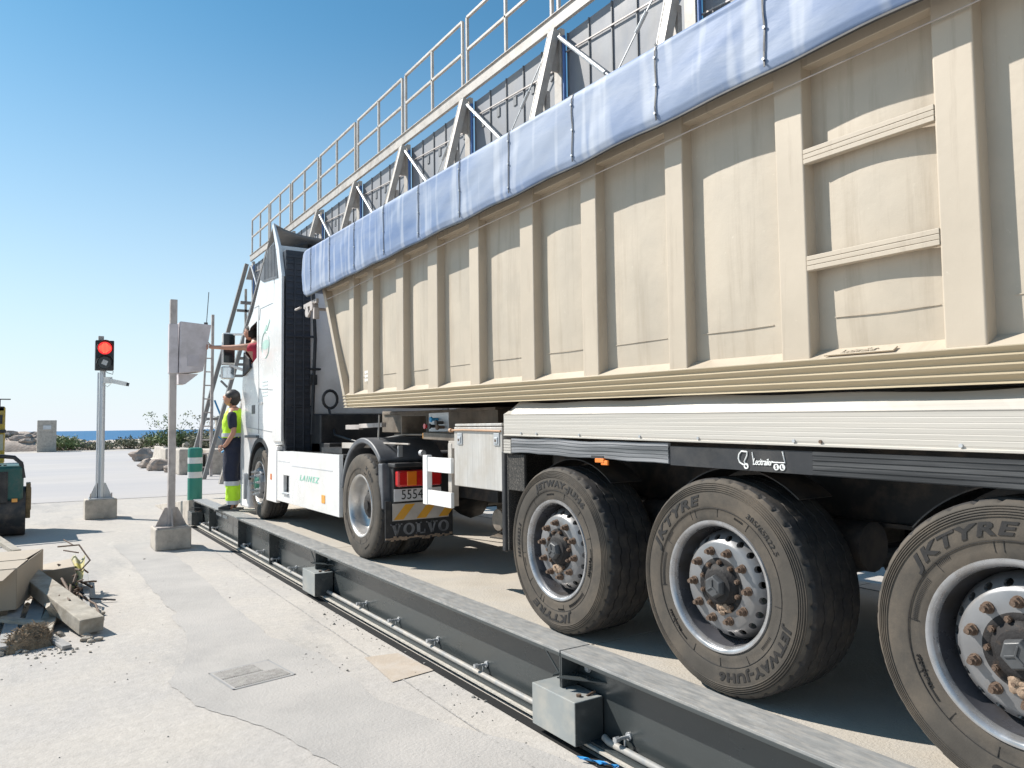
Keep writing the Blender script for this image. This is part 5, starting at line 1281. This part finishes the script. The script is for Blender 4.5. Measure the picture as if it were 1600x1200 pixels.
m = MB(); m.box(-.58,-.40,17.085,17.098,1.45,1.75); part('data_plate', m, mat('pale_plate', (.50,.46,.36), .6), ym)
m = MB(); m.cyl((-.47,17.2,2.28),(-.47,17.2,2.42), .012, n=6); m.bar((-.62,17.2,2.42),(-.30,17.2,2.42), .02, .02); m.box(-1.6,-.4,17.1,17.4,2.2,2.28); part('roof_frame', m, M['ink'], mc)

# ------------------------------------------------------------------ debris heap
def timber(name, a, b, w, h, mt, lab, cat='plank', group='timbers in the debris heap', bev=.004):
    m = MB(); m.bar(a, b, w, h); c = (Vector(a)+Vector(b))/2
    return solo(name, m, mt, (c.x, c.y, min(a[2], b[2])), lab, cat, group, bevel=bev)
# cardboard box, open flaps
bx = thing('cardboard_box', (-.45, 8.75, .10), 'large brown cardboard box with open flaps on top of the debris heap', 'box')
def cbp(name, pts, mt='card'):
    m = MB(); n = len(pts); v = [Vector(p) for p in pts]; nn = (v[1]-v[0]).cross(v[2]-v[0]).normalized()*.006
    m.add([p for p in v]+[p+nn for p in v], [tuple(range(n))[::-1], tuple(range(n,2*n))]+[(i,(i+1)%n,n+(i+1)%n,n+i) for i in range(n)]); part(name, m, M[mt], bx)
A = Vector((-1.00,8.42,.16)); ex = Vector((.93,-.05,0)); ey = Vector((.22,1.15,0)); ez = Vector((0,0,.37))
c0, c1, c2, c3 = A, A+ex, A+ex+ey, A+ey
cbp('front_side', [c0,c1,c1+ez,c0+ez]); cbp('right_side', [c1,c2,c2+ez*1.02,c1+ez]); cbp('back_side', [c2,c3,c3+ez,c2+ez]); cbp('left_side', [c3,c0,c0+ez,c3+ez]); cbp('bottom', [c0,c1,c2,c3])
cbp('front_flap', [c0+ez, c1+ez+Vector((-.01,0,0)), c1+ez+Vector((-.10,-.28,-.05)), c0+ez+Vector((0,-.28,-.05))])
cbp('back_flap', [c2+ez*1.02, c3+ez, c3+ez-ey*.62+Vector((0,0,.015)), c2+ez-ey*.62+Vector((-.02,0,.015))]); cbp('inner_flap', [c0+ez, c1+ez, c1+ez+ey*.40+Vector((0,0,.01)), c0+ez+ey*.40+Vector((0,0,.01))])
timber('timber_beam', (.02,9.3,.30), (.50,7.62,.085), .20, .13, M['wood'], 'thick pale timber beam sloping out of the heap to its near right end', 'timber', None, .008)
timber('plank', (-.05,8.95,.14), (-.13,7.40,.045), .11, .04, M['woodg'], 'grey plank jutting out left of the coarse matting')
timber('plank', (-.35,9.2,.10), (-.30,7.65,.03), .16, .03, M['wood'], 'wide board under the cardboard box, nearest the left edge')
timber('plank', (.13,9.0,.12), (.02,7.6,.05), .13, .03, M['woodg'], 'dusty board behind the coarse matting, middle of the heap')
timber('plank', (.27,8.9,.10), (.13,7.62,.06), .12, .03, M['wood'], 'board lying just left of the thick beam')
timber('batten', (.60,10.3,.05), (.50,8.35,.05), .06, .08, M['woodg'], 'long thin batten on the right edge of the heap', 'batten')
timber('batten', (.51,10.3,.05), (.44,8.6,.04), .035, .08, M['wood'], 'narrow batten just left of the outer one', 'batten')
timber('timber_post', (-.62,13.6,.42), (-.10,12.0,.20), .10, .06, M['wood'], 'timber leaning in front of the roller', 'timber', None)
timber('timber_block', (-.7,11.9,.05), (-.06,11.9,.05), .10, .10, M['wood'], 'short timber lying on the ground below the roller', 'timber', None)
timber('timber_stub', (-.13,11.9,.08), (-.05,11.6,.08), .12, .16, M['wood'], 'stubby timber end by the roller, nearest the heap', 'timber', None)
m = MB()
m.hexa([(.10,9.55,.02),(.50,9.35,.02),(.42,9.9,.02),(.15,9.9,.02),(.08,9.5,.30),(.44,9.28,.36),(.42,9.62,.40),(.12,9.8,.33)])
solo('crumpled_carton', m, M['card'], (.28,9.6,0), 'crumpled carton lying open behind the cardboard box', 'carton', bevel=.01)
m = MB(); m.hexa([(.30,8.2,.02),(.34,8.2,.02),(.34,8.35,.02),(.22,8.3,.02),(.16,8.05,.20),(.19,8.05,.22),(.20,8.2,.22),(.15,8.2,.21)])
solo('splintered_board', m, M['wood'], (.28,8.1,0), 'splintered upright board piece beneath the thick beam', 'board')
m = MB()
def mf_(u, v):
    n_ = noise.noise(Vector((u*6, v*6, 2)))*.05+noise.noise(Vector((u*17,v*17,4)))*.025
    return (-.12+.36*u, 7.35+.30*v+.12*u, .0+.16*math.sin(math.pi*v)**.6*math.sin(math.pi*min(1,u+.08))**.5+n_*1.0*math.sin(math.pi*v))
m.grid(40, 24, mf_)
for i in range(420):
    u, v = rnd.random(), rnd.random(); p = Vector(mf_(u, v)); m.bar(p, p+Vector((rnd.uniform(-.05,.05),rnd.uniform(-.04,.04),rnd.uniform(0,.035))), .004, .004)
solo('matting_roll', m, M['straw'], (.06,7.5,0), 'roll of coarse brown matting at the front of the debris heap', 'matting', smooth=60)
m = MB(); m.grid(14, 10, lambda u, v: (.36+.15*u+.05*v, 9.35+.45*v-.1*u, .38-.26*(1-v)*(1-u*.3)+.03*math.sin(u*9+v*5)))
solo('yellow_sack', m, mat('yellow_sack_mat', (.50,.42,.07), .7, var=.3, scale=9, dirt=((.45,.43,.40), .8), dsc=6, dlo=.40), (.44,9.5,.1), 'crumpled yellow and white sack on the tangled rods', 'sack', smooth=60)
for i in range(36):
    a = Vector((rnd.uniform(.30,.52), rnd.uniform(8.7,9.9), rnd.uniform(.04,.30))); d = Vector((rnd.uniform(-.10,.14), rnd.uniform(-.75,.5), rnd.uniform(-.18,.10)))
    b = a+d; b.z = max(.012, b.z); mid = (a+b)/2+Vector((rnd.uniform(-.04,.04),0,rnd.uniform(-.02,.05)))
    m = MB(); m.tube([a, mid, b], .010 if i % 3 else .014, 6)
    tag(part('rusty_rod', m, M['rust'], None, loc=a, smooth=50), 'thin rusty rod in the tangle of rods right of the cardboard box', 'rod', 'tangled rusty rods')
m = MB(); m.tube([(.30,9.9,.50),(.50,9.75,.52),(.60,9.6,.36),(.42,9.4,.2)], .009, 6); m.tube([(.36,10.0,.44),(.50,9.85,.42)], .008, 6); m.tube([(.36,10.0,.56),(.44,9.8,.52)], .008, 6)
solo('bent_rod', m, M['rust'], (.42,9.4,.2), 'bent wire frame sticking up highest from the rod tangle', 'rod', smooth=50)
m = MB(); m.tube([(.42,9.15,.20),(.55,9.05,.05),(.80,8.95,.02)], .010, 6); solo('iron_bar', m, M['frame'], (.6,9.05,.0), 'thin dark bar poking out to the right over the battens', 'bar', smooth=50)
m = MB()
for i in range(130):
    x = rnd.uniform(-.6,.62); y = rnd.uniform(7.25,10.2); r = rnd.uniform(.008,.04)
    m.rock((x,y,r*.4), (r*1.3,r,r*.7), i, .5, 1)
for i in range(40):
    x = .2+rnd.gauss(0,.15); y = 7.25+rnd.gauss(0,.12); r = rnd.uniform(.004,.016); m.rock((x,y,r*.4),(r,r,r*.7), i, .5, 1)
tag(part('rubble', m, M['rub'], None, loc=(0,8.5,0)), 'small lumps of rubble under and around the debris heap', 'rubble', kind='stuff')

for i, (a, b, w, h, mt, lab) in enumerate((((-.62,8.4,.08),(-.42,7.2,.03),.14,.025,'woodg','thin board at the front left of the debris heap'),((.02,8.3,.05),(.30,7.25,.02),.07,.03,'woodg','narrow board lying in front of the thick beam'),((.30,8.95,.10),(.62,8.35,.02),.10,.025,'wood','short flat board under the rods, right of the thick beam'),((-.2,8.2,.13),(.12,7.9,.10),.10,.03,'wood','short pale board wedged between the matting and the beam'),((.15,9.9,.12),(.40,10.5,.02),.12,.03,'woodg','board sticking out behind the crumpled carton'))):
    timber('plank', a, b, w, h, M[mt], lab)
# ------------------------------------------------------------------ shoreline: rocks, shrubs, pillar, sign
m = MB(); m.box(.62, 2.05, 76.5, 78.2, 0, 2.75)
pk = solo('concrete_pillar', m, M['conc'], (1.3,77,0), 'big upright concrete slab with a small white notice among the shore rocks', 'pillar', bevel=.03)
m = MB(); m.box(1.05,1.65,76.44,76.49,1.95,2.3); part('notice', m, M['plate'], pk)
bank = MB()
def bk(u, v):
    x = -22+36*u; y = 80+14*v; t = math.sin(math.pi*v)**.7; e = min(1, (1-u)*3)*1.0
    hgt = (1.75*e*(1 if u < .62 else max(.25, 1-(u-.62)*3)))
    return (x, y, -.05 + hgt*t + (.35*noise.noise(Vector((x*.5,y*.5,0))) + .18*noise.noise(Vector((x*1.7,y*1.7,4))))*t)
bank.grid(120, 30, bk)
struct('rocky_bank', bank, M['rocks'], smooth=20)
for i in range(70):
    x = rnd.uniform(-6, 5.5); v = rnd.uniform(.02,.42); x0 = (x+22)/36; p = bk(x0, v); r = rnd.uniform(.18,.62)*(1 if x < 0 else .6)
    m = MB(); m.rock((p[0],p[1],p[2]+r*.15), (r*1.3,r*.8,r*.65), i, .5, 2, 1.5)
    tag(part('shore_rock', m, M['rocks'], None, loc=p, smooth=25), 'one of the pinkish grey rocks heaped along the shore bank', 'rock', 'rocks heaped on the shore bank')
bb = MB()
def bk2(u, v):
    x = 6+90*u; y = 92+14*v+.05*x; t = math.sin(math.pi*v)**.7
    return (x, y, -.05+ (.75+.35*noise.noise(Vector((x*.2,3,0))))*t + .25*noise.noise(Vector((x*.7,y*.7,0)))*t)
bb.grid(140, 20, bk2)
struct('sand_bank', bb, mat('sand', (.46,.40,.33), .95, var=.25, scale=.5, bump=.5, bscale=3, bdist=.1), smooth=30)
def shrub(x, y, z0, w, h, n, mt, lab, twigs=18, tall=0, leaf=.10, sd=0):
    t = thing('shrub', (x,y,z0), lab, 'shrub', 'shrubs along the shore'); r = random.Random(sd)
    st_ = MB(); lf = MB(); tips = []
    for i in range(twigs):
        a = r.uniform(0,2*math.pi); rr = r.random()**.5*w*.5; hh = h*r.uniform(.6,1.0)*(1-.45*(rr/(w*.5))**2)
        p0 = Vector((x+rr*.25*math.cos(a), y+rr*.25*math.sin(a), z0)); p1 = Vector((x+rr*.8*math.cos(a), y+rr*.8*math.sin(a), z0+hh*.6)); p2 = Vector((x+rr*1.1*math.cos(a), y+rr*1.1*math.sin(a), z0+hh))
        st_.tube([p0,p1,p2], [.03,.02,.008], 4); tips += [p1,p2,(p1+p2)/2]
    for i in range(tall):
        a = r.uniform(0,6.28); p0 = Vector((x,y,z0)); p2 = Vector((x+w*.45*math.cos(a),y,z0+h*r.uniform(1.1,1.55))); st_.tube([p0,(p0+p2)/2+Vector((0,0,h*.15)),p2],[.03,.015,.006],4); tips += [p2]*1
    for i in range(n):
        c = r.choice(tips) if r.random() < .75 else Vector((x+r.gauss(0,w*.22), y+r.gauss(0,w*.2), z0+h*r.uniform(.05,.6)))
        p = c+Vector((r.gauss(0,w*.07),r.gauss(0,w*.07),r.gauss(0,h*.09))); p.z = max(z0, p.z)
        s_ = leaf*r.uniform(.5,1.4); d1 = Vector((r.uniform(-1,1),r.uniform(-1,1),r.uniform(-1,1))).normalized()*s_; d2 = d1.orthogonal().normalized()*s_*.45
        lf.add([p-d1,p+d2,p+d1,p-d2], [(0,1,2,3)])
    part('stems', st_, M['twig'], t); part('foliage', lf, mt, t)
sh_ = [(2.9,80.5,.0,3.6,1.5,1500,'leaf','bright green low shrub right of the concrete slab',0),(5.6,80,0,3.0,.9,900,'leafd','low dull shrub left of the traffic light pole',0),(8.6,80,0,3.4,1.35,1300,'leafd','dark rounded shrub just right of the traffic light pole',0),
       (11.6,78,0,4.4,2.1,3000,'leaf','tall airy shrub with bare twigs sticking up, left of the cabinet post',6),(14.2,78,0,4.5,1.9,3000,'leafd','wide bushy shrub beside the cabinet post',6),(13.4,73,0,3.2,1.5,1500,'leafd','low rounded bush in front of the tall shrubs',0),
       (17.5,80,0,4.0,1.9,1500,'leafd','shrub behind the small round sign',0),(21,82,0,5,1.7,1800,'leafd','long low shrub between the sign and the ladder',0),(-1.5,84,.8,2.2,.8,500,'leafd','sparse weed on top of the rocky bank',0),(25.5,80,0,5,1.6,1500,'leafd','low shrub behind the trestle legs',0)]
for i, (x,y,z0,w,h,n,mt,lab,tall) in enumerate(sh_): shrub(x,y,z0,w,h,n,M[mt],lab,24,tall,.13,i)
for i, (x, y, r) in enumerate(((12.4,74,.5),(13.0,75.5,.55),(10.5,70,.3),(16,72,.4))):
    m = MB(); m.rock((x,y,r*.5),(r*1.2,r,r*.8), 50+i, .4, 2); tag(part('pale_stone', m, M['rub'], None, loc=(x,y,0), smooth=25), 'pale stone among the shrubs beyond the road', 'rock', 'pale stones among the shrubs')
sg = thing('round_sign', (16.0,73.5,0), 'small pinkish sign on a thin white pole beyond the concrete blocks', 'sign')
m = MB(); m.cyl((16.0,73.5,0),(16.1,73.5,3.6), .05, n=8); part('pole', m, M['wink'], sg)
m = MB(); m.cyl((16.1,73.45,4.0),(16.1,73.40,4.0), .62, n=20); m.v = [(16.1+(v[0]-16.1)*.45, v[1], v[2]) for v in m.v]; part('sign_face', m, M['sign'], sg)
m = MB(); m.tube([(15.6,70,0),(15.6,70,.9)], [.42,.5], 14); solo('green_bin', m, M['bolg'], (15.6,70,0), 'small green bin at the foot of the thin white sign pole', 'bin', smooth=40)
m = MB(); m.box(14.2,15.0,71,71.5,0,2.9); solo('concrete_post', m, M['conc'], (14.6,71.2,0), 'grey concrete post just right of the cabinet post, far away', 'post', bevel=.02)
